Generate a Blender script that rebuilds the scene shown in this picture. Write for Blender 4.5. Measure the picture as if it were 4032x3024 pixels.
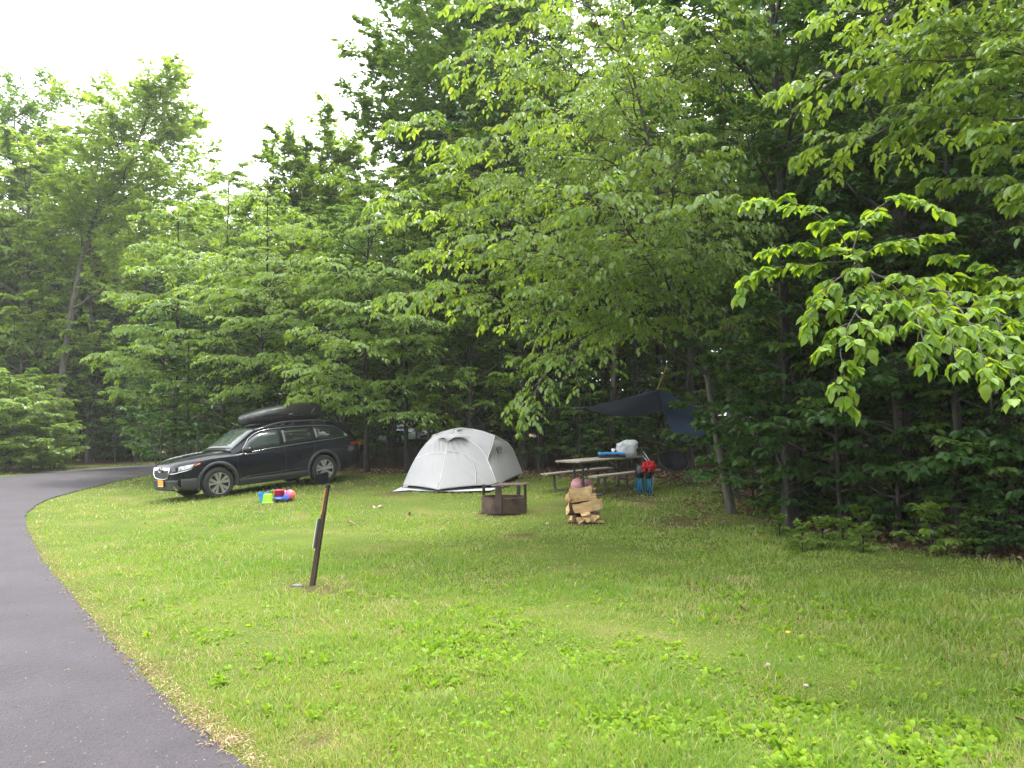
import bpy, bmesh, math, random
import numpy as np
from mathutils import Vector, Matrix, Euler
from mathutils.bvhtree import BVHTree

for o in list(bpy.data.objects):
    bpy.data.objects.remove(o, do_unlink=True)
scene = bpy.context.scene
COL = scene.collection
R = math.radians
PITCH, CAMZ, FPX = R(3.68), 1.6, 3046.0

# ------------------------------------------------------------------ camera
cam = bpy.data.cameras.new('camera')
cam.sensor_width = 36.0
cam.lens = 36.0 * FPX / 4032.0
cam.clip_start, cam.clip_end = 0.05, 2000.0
camo = bpy.data.objects.new('camera', cam)
COL.objects.link(camo)
camo.location = (0, 0, CAMZ)
camo.rotation_euler = (R(90) + PITCH, 0, 0)
scene.camera = camo

# ------------------------------------------------------------------ world + sun (bright overcast)
SUN_EL, SUN_AZ = R(70), R(30)           # azimuth measured from +Y (view direction) towards +X
world = bpy.data.worlds.new('World')
scene.world = world
world.use_nodes = True
wn = world.node_tree
wn.nodes.clear()
sky = wn.nodes.new('ShaderNodeTexSky')
sky.sky_type = 'NISHITA'
sky.sun_disc = False
sky.sun_elevation = SUN_EL
sky.sun_rotation = SUN_AZ
sky.air_density = 1.0
sky.dust_density = 6.0
hsv = wn.nodes.new('ShaderNodeHueSaturation')
hsv.inputs['Saturation'].default_value = 0.10
hsv.inputs['Value'].default_value = 1.0
mixw = wn.nodes.new('ShaderNodeMix')
mixw.data_type = 'RGBA'
mixw.inputs[0].default_value = 0.72
mixw.inputs[7].default_value = (8.0, 8.2, 8.5, 1)   # even cloud cover
bg = wn.nodes.new('ShaderNodeBackground')
bg.inputs['Strength'].default_value = 0.125
wo = wn.nodes.new('ShaderNodeOutputWorld')
wn.links.new(sky.outputs[0], hsv.inputs['Color'])
wn.links.new(hsv.outputs[0], mixw.inputs[6])
wn.links.new(mixw.outputs[2], bg.inputs['Color'])
wn.links.new(bg.outputs[0], wo.inputs['Surface'])

sl = bpy.data.lights.new('sun', 'SUN')
sl.energy = 1.5
sl.angle = R(14)
sl.color = (1.0, 0.96, 0.88)
so = bpy.data.objects.new('sun', sl)
COL.objects.link(so)
sdir = Vector((math.cos(SUN_EL) * math.sin(SUN_AZ), math.cos(SUN_EL) * math.cos(SUN_AZ), math.sin(SUN_EL)))
so.rotation_euler = sdir.to_track_quat('Z', 'Y').to_euler()
so.location = sdir * 60

scene.view_settings.view_transform = 'Standard'
scene.view_settings.look = 'None'
scene.view_settings.exposure = 2.2
scene.view_settings.gamma = 1.0
scene.render.engine = 'CYCLES'
cy = scene.cycles
cy.max_bounces = 7
cy.diffuse_bounces = 4
cy.glossy_bounces = 2
cy.transmission_bounces = 5
cy.transparent_max_bounces = 8
cy.volume_bounces = 1
cy.caustics_reflective = False
cy.caustics_refractive = False
cy.sample_clamp_indirect = 6.0
cy.use_denoising = True
cy.denoiser = 'OPENIMAGEDENOISE'

# ------------------------------------------------------------------ pixel helpers and terrain
UPV = np.array([0, 0, 1.0])
cp, sp = math.cos(PITCH), math.sin(PITCH)

def ray(u, v):
    cx, cyy = (u - 2016) / FPX, (1512 - v) / FPX
    return np.array([cx, cp - cyy * sp, sp + cyy * cp])

def P(u, v, d):
    r = ray(u, v)
    return np.array([0, 0, CAMZ]) + r * (d / r[1])

def sst(a, b, x):
    t = np.clip((np.asarray(x, float) - a) / (b - a), 0, 1)
    return t * t * (3 - 2 * t)

def ground(x, y):
    x = np.asarray(x, float); y = np.asarray(y, float)
    r = np.interp(y, [-400, 13.5, 16, 18, 20.5, 23, 38, 60, 90, 400], [0, 0, .10, .24, .40, .48, .98, 1.5, 2.0, 2.0])
    lo = np.interp(y, [22, 34], [-9.6, -12.5]); hi = np.interp(y, [22, 34], [-4.5, -7.5])
    t = np.clip((x - lo) / (hi - lo), 0, 1)
    return r * t * t * (3 - 2 * t)

def G(u, v):
    r = ray(u, v)
    t = 2.0
    for _ in range(4000):
        p = np.array([0, 0, CAMZ]) + r * t
        if p[2] <= float(ground(p[0], p[1])):
            break
        t += 0.02
    p[2] = float(ground(p[0], p[1]))
    return p

# ------------------------------------------------------------------ materials
def new_mat(name):
    m = bpy.data.materials.new(name)
    m.use_nodes = True
    m.node_tree.nodes.clear()
    out = m.node_tree.nodes.new('ShaderNodeOutputMaterial')
    return m, m.node_tree, out

def N(nt, typ, **kw):
    n = nt.nodes.new(typ)
    for k, v in kw.items():
        setattr(n, k, v)
    return n

def pmat(name, col, rough=0.6, metal=0.0, col2=None, scale=8.0, bump=0.0, bscale=40.0, spec=0.5, coat=0.0, stretch=None, detail=4.0):
    m, nt, out = new_mat(name)
    b = N(nt, 'ShaderNodeBsdfPrincipled')
    b.inputs['Roughness'].default_value = rough
    b.inputs['Metallic'].default_value = metal
    b.inputs['Specular IOR Level'].default_value = spec
    b.inputs['Coat Weight'].default_value = coat
    b.inputs['Coat Roughness'].default_value = 0.03
    nt.links.new(b.outputs[0], out.inputs[0])
    tc = N(nt, 'ShaderNodeTexCoord')
    mp = N(nt, 'ShaderNodeMapping')
    if stretch:
        mp.inputs['Scale'].default_value = stretch
    nt.links.new(tc.outputs['Object'], mp.inputs[0])
    nz = N(nt, 'ShaderNodeTexNoise')
    nz.inputs['Scale'].default_value = scale
    nz.inputs['Detail'].default_value = detail
    nt.links.new(mp.outputs[0], nz.inputs['Vector'])
    c2 = col2 if col2 else tuple(c * 0.78 for c in col)
    rp = N(nt, 'ShaderNodeValToRGB')
    rp.color_ramp.elements[0].position = 0.35
    rp.color_ramp.elements[0].color = (*c2, 1)
    rp.color_ramp.elements[1].position = 0.65
    rp.color_ramp.elements[1].color = (*col, 1)
    nt.links.new(nz.outputs['Fac'], rp.inputs[0])
    nt.links.new(rp.outputs[0], b.inputs['Base Color'])
    if bump:
        n2 = N(nt, 'ShaderNodeTexNoise')
        n2.inputs['Scale'].default_value = bscale
        n2.inputs['Detail'].default_value = 5
        nt.links.new(mp.outputs[0], n2.inputs['Vector'])
        bp = N(nt, 'ShaderNodeBump')
        bp.inputs['Strength'].default_value = bump
        bp.inputs['Distance'].default_value = 0.02
        nt.links.new(n2.outputs['Fac'], bp.inputs['Height'])
        nt.links.new(bp.outputs[0], b.inputs['Normal'])
    return m

def leafmat(name, cols, trans, tfac=0.38, gloss=0.05, grough=0.38):
    m, nt, out = new_mat(name)
    at = N(nt, 'ShaderNodeAttribute', attribute_name='var')
    oi = N(nt, 'ShaderNodeObjectInfo')
    ad = N(nt, 'ShaderNodeMath', operation='MULTIPLY_ADD')
    ad.inputs[1].default_value = 0.22
    nt.links.new(oi.outputs['Random'], ad.inputs[0])
    nt.links.new(at.outputs['Fac'], ad.inputs[2])
    ml = N(nt, 'ShaderNodeMath', operation='MULTIPLY')
    ml.inputs[1].default_value = 0.82
    nt.links.new(ad.outputs[0], ml.inputs[0])
    def ramp(cs):
        rp = N(nt, 'ShaderNodeValToRGB')
        e = rp.color_ramp.elements
        e[0].color = (*cs[0], 1); e[1].color = (*cs[-1], 1)
        for i, c in enumerate(cs[1:-1], 1):
            q = e.new(i / (len(cs) - 1)); q.color = (*c, 1)
        nt.links.new(ml.outputs[0], rp.inputs[0])
        return rp
    r1, r2 = ramp(cols), ramp(trans)
    d = N(nt, 'ShaderNodeBsdfDiffuse')
    t = N(nt, 'ShaderNodeBsdfTranslucent')
    g = N(nt, 'ShaderNodeBsdfGlossy')
    g.inputs['Roughness'].default_value = grough
    g.inputs['Color'].default_value = (.9, .95, 1, 1)
    nt.links.new(r1.outputs[0], d.inputs[0])
    nt.links.new(r2.outputs[0], t.inputs[0])
    m1 = N(nt, 'ShaderNodeMixShader'); m1.inputs[0].default_value = tfac
    m2 = N(nt, 'ShaderNodeMixShader'); m2.inputs[0].default_value = gloss
    nt.links.new(d.outputs[0], m1.inputs[1]); nt.links.new(t.outputs[0], m1.inputs[2])
    nt.links.new(m1.outputs[0], m2.inputs[1]); nt.links.new(g.outputs[0], m2.inputs[2])
    nt.links.new(m2.outputs[0], out.inputs[0])
    return m

def clothmat(name, col, col2, tfac=0.25, scale=3.0, bump=0.15, bscale=60):
    m, nt, out = new_mat(name)
    tc = N(nt, 'ShaderNodeTexCoord')
    nz = N(nt, 'ShaderNodeTexNoise'); nz.inputs['Scale'].default_value = scale; nz.inputs['Detail'].default_value = 5
    nt.links.new(tc.outputs['Object'], nz.inputs['Vector'])
    rp = N(nt, 'ShaderNodeValToRGB')
    rp.color_ramp.elements[0].color = (*col2, 1); rp.color_ramp.elements[0].position = .3
    rp.color_ramp.elements[1].color = (*col, 1); rp.color_ramp.elements[1].position = .7
    nt.links.new(nz.outputs['Fac'], rp.inputs[0])
    d = N(nt, 'ShaderNodeBsdfDiffuse'); t = N(nt, 'ShaderNodeBsdfTranslucent')
    nt.links.new(rp.outputs[0], d.inputs[0]); nt.links.new(rp.outputs[0], t.inputs[0])
    n2 = N(nt, 'ShaderNodeTexNoise'); n2.inputs['Scale'].default_value = bscale
    nt.links.new(tc.outputs['Object'], n2.inputs['Vector'])
    bp = N(nt, 'ShaderNodeBump'); bp.inputs['Strength'].default_value = bump; bp.inputs['Distance'].default_value = .01
    nt.links.new(n2.outputs['Fac'], bp.inputs['Height'])
    nt.links.new(bp.outputs[0], d.inputs['Normal'])
    mx = N(nt, 'ShaderNodeMixShader'); mx.inputs[0].default_value = tfac
    nt.links.new(d.outputs[0], mx.inputs[1]); nt.links.new(t.outputs[0], mx.inputs[2])
    nt.links.new(mx.outputs[0], out.inputs[0])
    return m

M = {}
M['leaf_bright'] = leafmat('leaf_bright', [(.098, .18, .030), (.128, .22, .037), (.165, .255, .046), (.21, .29, .055)],
                           [(.22, .36, .024), (.28, .43, .03), (.36, .50, .037), (.46, .56, .046)], .48, .038)
M['leaf_near'] = leafmat('leaf_near', [(.10, .19, .018), (.13, .23, .022), (.17, .27, .028), (.22, .31, .036)],
                         [(.22, .36, .015), (.28, .43, .018), (.36, .50, .022), (.46, .55, .03)], .48, .018, .5)
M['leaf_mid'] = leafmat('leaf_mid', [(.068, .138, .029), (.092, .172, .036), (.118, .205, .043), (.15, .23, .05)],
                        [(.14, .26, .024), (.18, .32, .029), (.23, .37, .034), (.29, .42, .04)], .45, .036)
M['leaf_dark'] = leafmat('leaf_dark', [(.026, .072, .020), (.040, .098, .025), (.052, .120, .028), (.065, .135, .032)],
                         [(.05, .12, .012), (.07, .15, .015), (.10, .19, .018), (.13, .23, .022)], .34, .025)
M['leaf_maple'] = leafmat('leaf_maple', [(.06, .115, .03), (.085, .15, .035), (.11, .18, .04), (.15, .20, .045), (.20, .16, .06)],
                          [(.10, .19, .03), (.14, .25, .03), (.18, .30, .035), (.24, .32, .04), (.30, .22, .06)], .40, .025)
M['grass'] = leafmat('grass', [(.128, .218, .031), (.172, .275, .038), (.222, .32, .046), (.285, .33, .065), (.43, .37, .16), (.52, .43, .23)],
                     [(.19, .36, .028), (.245, .43, .035), (.31, .48, .042), (.37, .47, .065), (.46, .39, .15), (.50, .41, .20)], .42, .03, .5)
M['weed'] = leafmat('weed', [(.12, .225, .02), (.18, .30, .024), (.25, .36, .03)], [(.20, .36, .012), (.28, .45, .025), (.36, .52, .03)], .45, .008)
M['dead_leaf'] = leafmat('dead_leaf', [(.10, .055, .03), (.17, .10, .055), (.26, .17, .10), (.38, .28, .18)],
                         [(.10, .05, .02), (.18, .09, .04), (.25, .14, .07), (.3, .2, .1)], .15, .05)
M['bark'] = pmat('bark', (.085, .074, .064), .9, 0, (.034, .029, .026), 14, .8, 30, stretch=(1, 1, .22))
M['bark_grey'] = pmat('bark_grey', (.105, .098, .077), .9, 0, (.048, .045, .036), 9, .6, 35, stretch=(1, 1, .35))
M['bark_pale'] = pmat('bark_pale', (.36, .34, .31), .85, 0, (.16, .145, .13), 6, .5, 30, stretch=(1, 1, 1.6))
M['bark_dark'] = pmat('bark_dark', (.034, .030, .028), .95, 0, (.015, .014, .013), 14, .8, 30, stretch=(1, 1, .22))

# ------------------------------------------------------------------ object helpers
def fast_mesh(name, verts, faces, var=None, smooth=False):
    verts = np.ascontiguousarray(verts, dtype=np.float32)
    me = bpy.data.meshes.new(name)
    me.vertices.add(len(verts))
    me.vertices.foreach_set('co', verts.ravel())
    if isinstance(faces, list):
        fl = faces
    else:
        fl = [faces]
    fl = [np.asarray(f, dtype=np.int32) for f in fl if len(f)]
    idx = np.concatenate([f.ravel() for f in fl])
    cnt = np.concatenate([np.full(len(f), f.shape[1], np.int32) for f in fl])
    st = np.concatenate([[0], np.cumsum(cnt)[:-1]]).astype(np.int32)
    me.loops.add(len(idx)); me.loops.foreach_set('vertex_index', idx)
    me.polygons.add(len(cnt)); me.polygons.foreach_set('loop_start', st)
    me.polygons.foreach_set('loop_total', cnt)
    if smooth:
        me.polygons.foreach_set('use_smooth', np.ones(len(cnt), dtype=bool))
    if var is not None:
        a = me.attributes.new('var', 'FLOAT', 'FACE')
        a.data.foreach_set('value', np.ascontiguousarray(var, dtype=np.float32))
    me.update(calc_edges=True)
    return me

def link(name, data, mat=None, parent=None, loc=None, rot=None):
    o = bpy.data.objects.new(name, data)
    COL.objects.link(o)
    if mat is not None and data is not None and len(data.materials) == 0:
        data.materials.append(mat)
    if parent is not None:
        o.parent = parent
    if loc is not None:
        o.location = loc
    if rot is not None:
        o.rotation_euler = rot
    return o

def tag(o, label, cat, group=None):
    o['label'] = label
    o['category'] = cat
    if group:
        o['group'] = group
    return o

def thing(name, label, cat, loc=(0, 0, 0), rotz=0.0, group=None):
    o = bpy.data.objects.new(name, None)
    o.empty_display_size = 0.2
    COL.objects.link(o)
    o.location = tuple(float(c) for c in loc)
    o.rotation_euler = (0, 0, rotz)
    return tag(o, label, cat, group)

class MB:
    """collects shapes into one mesh"""
    def __init__(s):
        s.v, s.f, s.mi = [], [], []
    def add(s, v, f, mi=0):
        b = len(s.v)
        s.v += [tuple(float(c) for c in p) for p in v]
        s.f += [tuple(i + b for i in q) for q in f]
        s.mi += [mi] * len(f)
        return s
    def box(s, c, sz, rot=None, mi=0, taper=1.0):
        hx, hy, hz = sz[0] / 2, sz[1] / 2, sz[2] / 2
        vs = [Vector((x * hx * (taper if z > 0 else 1), y * hy * (taper if z > 0 else 1), z * hz)) for z in (-1, 1) for y in (-1, 1) for x in (-1, 1)]
        if rot is not None:
            mtx = rot if isinstance(rot, Matrix) else Euler(rot).to_matrix()
            vs = [mtx @ q for q in vs]
        vs = [q + Vector(c) for q in vs]
        return s.add(vs, [(0, 2, 3, 1), (4, 5, 7, 6), (0, 1, 5, 4), (2, 6, 7, 3), (0, 4, 6, 2), (1, 3, 7, 5)], mi)
    def tube(s, path, rad, n=8, mi=0, cap=True):
        v, f = tube(np.array(path, float), rad, n)
        f = [tuple(q) for q in f]
        m = len(path)
        if cap:
            f.append(tuple(range(n))[::-1]); f.append(tuple((m - 1) * n + i for i in range(n)))
        return s.add(v, f, mi)
    def lathe(s, prof, n=24, axis='z', c=(0, 0, 0), mi=0, closed=False):
        v = []
        for (r, h) in prof:
            for i in range(n):
                a = 2 * math.pi * i / n
                q = (r * math.cos(a), r * math.sin(a), h)
                if axis == 'y':
                    q = (q[0], q[2], q[1])
                elif axis == 'x':
                    q = (q[2], q[0], q[1])
                v.append((q[0] + c[0], q[1] + c[1], q[2] + c[2]))
        f = []
        k = len(prof)
        for j in range(k if closed else k - 1):
            for i in range(n):
                a, b = j * n + i, j * n + (i + 1) % n
                jj = (j + 1) % k
                f.append((a, b, jj * n + (i + 1) % n, jj * n + i))
        return s.add(v, f, mi)
    def grid(s, pts, mi=0):
        a = np.asarray(pts)
        nu, nv = a.shape[:2]
        f = [(i * nv + j, i * nv + j + 1, (i + 1) * nv + j + 1, (i + 1) * nv + j) for i in range(nu - 1) for j in range(nv - 1)]
        return s.add(a.reshape(-1, 3), f, mi)
    def mesh(s, name):
        me = bpy.data.meshes.new(name)
        me.from_pydata(s.v, [], s.f)
        me.polygons.foreach_set('material_index', s.mi)
        return me
    def build(s, name, mat, parent=None, smooth=False, bevel=0.0, sub=0, solid=0.0, loc=None, rot=None, fixn=True, weld=0.0):
        me = s.mesh(name)
        if fixn or weld:
            bm = bmesh.new(); bm.from_mesh(me)
            if weld:
                bmesh.ops.remove_doubles(bm, verts=bm.verts, dist=weld)
            if fixn:
                bmesh.ops.recalc_face_normals(bm, faces=bm.faces)
            bm.to_mesh(me); bm.free()
        for m_ in (mat if isinstance(mat, (list, tuple)) else [mat]):
            me.materials.append(m_)
        if smooth:
            me.polygons.foreach_set('use_smooth', np.ones(len(me.polygons), dtype=bool))
        o = link(name, me, None, parent, loc, rot)
        if solid:
            md = o.modifiers.new('solid', 'SOLIDIFY'); md.thickness = solid; md.offset = 0
        if bevel:
            md = o.modifiers.new('bevel', 'BEVEL'); md.width = bevel; md.segments = 2; md.limit_method = 'ANGLE'; md.angle_limit = R(35)
        if sub:
            md = o.modifiers.new('sub', 'SUBSURF'); md.levels = sub; md.render_levels = sub
        return o

def tube(path, rad, n=6):
    path = np.asarray(path, float)
    m = len(path)
    rad = np.broadcast_to(np.asarray(rad, float), (m,))
    t = np.gradient(path, axis=0)
    t = t / np.maximum(np.linalg.norm(t, axis=1, keepdims=True), 1e-9)
    ref = np.array([1.0, 0, 0]) if abs(t[:, 0]).mean() < 0.7 else np.array([0, 1.0, 0])
    a = np.cross(t, ref); a /= np.maximum(np.linalg.norm(a, axis=1, keepdims=True), 1e-9)
    b = np.cross(t, a)
    ang = np.arange(n) * 2 * np.pi / n
    v = path[:, None] + rad[:, None, None] * (np.cos(ang)[None, :, None] * a[:, None] + np.sin(ang)[None, :, None] * b[:, None])
    i = np.arange(m - 1)[:, None] * n; j = np.arange(n)[None]
    j2 = (j + 1) % n
    f = np.stack([i + j, i + j2, i + n + j2, i + n + j], -1).reshape(-1, 4)
    return v.reshape(-1, 3), f

def nrm(a):
    return a / np.maximum(np.linalg.norm(a, axis=-1, keepdims=True), 1e-9)

def smoothpath(pts, n=24):
    pts = np.asarray(pts, float)
    k = len(pts)
    if k == 2:
        return pts[0] + (pts[1] - pts[0]) * np.linspace(0, 1, n)[:, None]
    out = []
    ext = np.vstack([2 * pts[0] - pts[1], pts, 2 * pts[-1] - pts[-2]])
    s = np.linspace(0, k - 1 - 1e-6, n)
    for q in s:
        i = int(q); t = q - i
        p0, p1, p2, p3 = ext[i:i + 4]
        out.append(.5 * ((2 * p1) + (-p0 + p2) * t + (2 * p0 - 5 * p1 + 4 * p2 - p3) * t * t + (-p0 + 3 * p1 - 3 * p2 + p3) * t ** 3))
    return np.array(out)

# ------------------------------------------------------------------ foliage generators
T6v = np.array([[0, 0, 0], [.28, .5, .09], [.68, .37, .05], [1, 0, -.14], [.68, -.37, .05], [.28, -.5, .09]])
T6f = np.array([[0, 5, 4, 3], [0, 3, 2, 1]])
T4v = np.array([[0, 0, 0], [.42, .5, .10], [1, 0, -.12], [.42, -.5, .10]])
T4f = np.array([[0, 3, 2], [0, 2, 1]])

def leaf_geo(Po, A, Nn, L, W, hi=True):
    tv, tf = (T6v, T6f) if hi else (T4v, T4f)
    Bn = np.cross(Nn, A)
    n, k = len(Po), len(tv)
    v = Po[:, None] + L[:, None, None] * (tv[None, :, 0, None] * A[:, None] + tv[None, :, 1, None] * W[:, None, None] * Bn[:, None] + tv[None, :, 2, None] * Nn[:, None])
    f = (np.arange(n)[:, None, None] * k + tf[None]).reshape(-1, tf.shape[1])
    return v.reshape(-1, 3), f

def grow(O, T, Ln, Dr, n, t0, ang, ratio, rng, taper=.5, lift=.12, flat=1.0, iso=0.0):
    m = len(O)
    t = t0 + (1 - t0) * (np.arange(n)[None] + rng.uniform(.1, .9, (m, n))) / n
    pos = O[:, None] + T[:, None] * (Ln[:, None] * t)[..., None] - UPV * (Dr[:, None] * t * t)[..., None]
    tan = nrm(T[:, None] * Ln[:, None, None] - UPV * (2 * Dr[:, None] * t)[..., None])
    bi = nrm(np.cross(tan, UPV) + 1e-6)
    side = np.where((np.arange(n)[None] + rng.integers(0, 2, (m, 1))) % 2, 1.0, -1.0)
    a = ang * rng.uniform(.75, 1.25, (m, n))
    d = np.cos(a)[..., None] * tan + (side * np.sin(a))[..., None] * bi * flat
    d = nrm(d + UPV * rng.normal(lift, .16, (m, n))[..., None] + rng.normal(0, 1, (m, n, 3)) * iso)
    l = Ln[:, None] * ratio * (1 - taper * t) * rng.uniform(.65, 1.2, (m, n))
    return pos.reshape(-1, 3), d.reshape(-1, 3), l.ravel()

def twig_leaves(O, T, Ln, Dr, n, rng, hang=.5):
    m = len(O)
    t = (np.arange(n)[None] + rng.uniform(.3, 1.0, (m, n))) / n
    pos = O[:, None] + T[:, None] * (Ln[:, None] * t)[..., None] - UPV * (Dr[:, None] * t * t)[..., None]
    tan = nrm(T[:, None] * Ln[:, None, None] - UPV * (2 * Dr[:, None] * t)[..., None])
    bi = nrm(np.cross(tan, UPV) + 1e-6)
    side = np.where(np.arange(n)[None] % 2, 1.0, -1.0) * np.ones((m, 1))
    a = rng.uniform(.6, 1.15, (m, n)); a[:, -1] *= .2
    d = np.cos(a)[..., None] * tan + (side * np.sin(a))[..., None] * bi
    d = nrm(d - UPV * (hang * rng.uniform(.2, 1.3, (m, n)))[..., None])
    nn = UPV + rng.normal(0, .32, (m, n, 3))
    nn = nrm(nn - d * (nn * d).sum(-1, keepdims=True))
    return pos.reshape(-1, 3), d.reshape(-1, 3), nn.reshape(-1, 3)

def prisms(O, T, Ln, Dr, r0, r1):
    """thin three-sided drooping branchlets"""
    m = len(O)
    bi = nrm(np.cross(T, UPV) + 1e-6); up = np.cross(bi, T)
    ang = np.array([0, 2.094, 4.189])
    rings = []
    for t in (0, .5, 1.0):
        c = O + T * (Ln * t)[:, None] - UPV * (Dr * t * t)[:, None]
        r = r0 + (r1 - r0) * t
        r = np.broadcast_to(r, (m,))
        rings.append(c[:, None] + r[:, None, None] * (np.cos(ang)[None, :, None] * bi[:, None] + np.sin(ang)[None, :, None] * up[:, None]))
    v = np.stack(rings, 1).reshape(m, 9, 3)
    q = []
    for k in range(2):
        for j in range(3):
            q.append([k * 3 + j, k * 3 + (j + 1) % 3, k * 3 + 3 + (j + 1) % 3, k * 3 + 3 + j])
    f = (np.arange(m)[:, None, None] * 9 + np.array(q)[None]).reshape(-1, 4)
    return v.reshape(-1, 3), f

class Wood:
    def __init__(s):
        s.v, s.f, s.n = [], [], 0
    def add(s, v, f):
        s.v.append(v); s.f.append(np.asarray(f) + s.n); s.n += len(v)
    def mesh(s, name):
        return fast_mesh(name, np.vstack(s.v), np.vstack(s.f), smooth=True)

def poly_at(path, s):
    seg = np.linalg.norm(np.diff(path, axis=0), axis=1)
    cum = np.concatenate([[0], np.cumsum(seg)]); cum /= cum[-1]
    pos = np.stack([np.interp(s, cum, path[:, i]) for i in range(3)], -1)
    tg = np.gradient(path, axis=0)
    tan = nrm(np.stack([np.interp(s, cum, tg[:, i]) for i in range(3)], -1))
    return pos, tan

def foliage_on_limbs(limbs, rng, wood, sec_step=.22, sec_len=1.0, sec_ang=.95, twig_n=5, twig_ratio=.42, leaf_n=7, hang=.5, start=.3, droop=.14, flat=1.0, lift=.1, wood_twigs=True, rmin=.0025, iso=0.0):
    """secondaries, twigs and leaf frames on every limb path"""
    SO, ST, SL = [], [], []
    for path in limbs:
        ln = np.linalg.norm(np.diff(path, axis=0), axis=1).sum()
        n = max(3, int(ln * (1 - start) / sec_step))
        s = start + (1 - start) * (np.arange(n) + rng.uniform(.2, .8, n)) / n
        pos, tan = poly_at(path, s)
        bi = nrm(np.cross(tan, UPV) + 1e-6)
        side = np.where((np.arange(n) + rng.integers(0, 2)) % 2, 1.0, -1.0)
        a = sec_ang * rng.uniform(.7, 1.2, n)
        d = nrm(np.cos(a)[:, None] * tan + (side * np.sin(a))[:, None] * bi * flat + UPV * rng.normal(lift, .15, n)[:, None] + rng.normal(0, 1, (n, 3)) * iso)
        l = sec_len * min(1.0, ln / 2.2) * (1 - .55 * s) * 1.5 * rng.uniform(.7, 1.25, n)
        SO.append(pos); ST.append(d); SL.append(l)
        SO.append(path[-1:]); ST.append(nrm(path[-1:] - path[-3:-2])); SL.append(np.array([sec_len * .5]))
    SO, ST, SL = np.vstack(SO), np.vstack(ST), np.concatenate(SL)
    SD = SL * droop * rng.uniform(.5, 1.6, len(SL))
    wood.add(*prisms(SO, ST, SL, SD, .004 + SL * .006, rmin))
    TO, TT, TL = grow(SO, ST, SL, SD, twig_n, .1, .85, twig_ratio, rng, lift=lift * .6, flat=flat, iso=iso)
    # secondaries' own ends carry leaves as well
    TO = np.vstack([TO, SO + ST * (SL * .45)[:, None] - UPV * (SD * .2)[:, None]]); TT = np.vstack([TT, nrm(ST * SL[:, None] - UPV * (1.2 * SD)[:, None])]); TL = np.concatenate([TL, SL * .55])
    TD = TL * droop * 1.6 * rng.uniform(.5, 1.6, len(TL))
    if wood_twigs:
        wood.add(*prisms(TO, TT, TL, TD, rmin * 1.2, rmin * .6))
    return twig_leaves(TO, TT, TL, TD, leaf_n, rng, hang)

def limb_path(p0, p1, rng, rise=.12, n=9, wob=.03):
    p0, p1 = np.asarray(p0, float), np.asarray(p1, float)
    ln = np.linalg.norm(p1 - p0)
    c = (p0 + p1) / 2 + UPV * rise * ln
    t = np.linspace(0, 1, n)[:, None]
    q = (1 - t) ** 2 * p0 + 2 * t * (1 - t) * c + t * t * p1
    w = rng.normal(0, wob * ln, (n, 3)); w[0] = 0; w[-1] = 0
    return q + w * .5

def trunk_and_limbs(trunk, r0, r1, tips, rng, wood, attach=.25, rise=.12, limb_r=.22, sides=9, flare=1.25):
    n = len(trunk)
    rad = r0 + (r1 - r0) * (np.linspace(0, 1, n) ** .85)
    rad[0] *= flare
    wood.add(*tube(trunk, rad, sides))
    limbs = []
    zt = trunk[:, 2]
    for tp in tips:
        tp = np.asarray(tp, float)
        hor = np.min(np.linalg.norm(trunk[:, :2] - tp[:2], axis=1))
        za = np.clip(tp[2] - attach * hor, zt[0] + .12 * (zt[-1] - zt[0]), zt[-1] - .02 * (zt[-1] - zt[0]))
        i = np.interp(za, zt, np.arange(n))
        p0 = np.array([np.interp(i, np.arange(n), trunk[:, k]) for k in range(3)])
        rr = np.interp(i, np.arange(n), rad)
        lp = limb_path(p0, tp, rng, rise)
        ln = np.linalg.norm(tp - p0)
        rl = min(rr * .6, .012 + ln * .0105) 
        wood.add(*tube(lp, np.linspace(rl, max(.004, rl * .18), len(lp)), 6))
        limbs.append(lp)
    return limbs

LEAFVAR = {}
def near_leaf_mesh(k, mat):
    """detailed toothed leaf used for the leaves one can pick out singly"""
    key = (k, mat.name)
    if key in LEAFVAR:
        return LEAFVAR[key]
    rr = random.Random(900 + k)
    w = rr.uniform(.54, .66)
    xs = [0, .12, .27, .42, .57, .72, .86, 1.0]
    ws = [0, .31, .47, .5, .44, .33, .17, 0]
    v, f = [], []
    cur = rr.uniform(.02, .42)
    for i, (x, y) in enumerate(zip(xs, ws)):
        z = -cur * x * x
        v.append((x, 0, z))
        if 0 < i < 7:
            tooth = .02 if i % 2 else -.01
            v.append((x + .03, y * w + tooth, z + .13 * y + rr.uniform(-.02, .02)))
            v.append((x + .03, -y * w - tooth, z + .13 * y + rr.uniform(-.02, .02)))
    def mid(i): return 0 if i == 0 else 1 + (i - 1) * 3
    f.append((0, mid(1), mid(1) + 1)); f.append((0, mid(1) + 2, mid(1)))
    for i in range(1, 6):
        a, b = mid(i), mid(i + 1)
        f.append((a, b, b + 1, a + 1)); f.append((a, a + 2, b + 2, b))
    a = mid(6); tip = len(v) - 1
    f.append((a, tip, a + 1)); f.append((a, a + 2, tip))
    me = bpy.data.meshes.new('leaf')
    me.from_pydata(v, [], f)
    at = me.attributes.new('var', 'FLOAT', 'FACE')
    at.data.foreach_set('value', np.full(len(f), .15 + .75 * (k % 9) / 8, dtype=np.float32))
    me.polygons.foreach_set('use_smooth', np.ones(len(f), dtype=bool))
    me.materials.append(mat)
    LEAFVAR[key] = me
    return me

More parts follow.
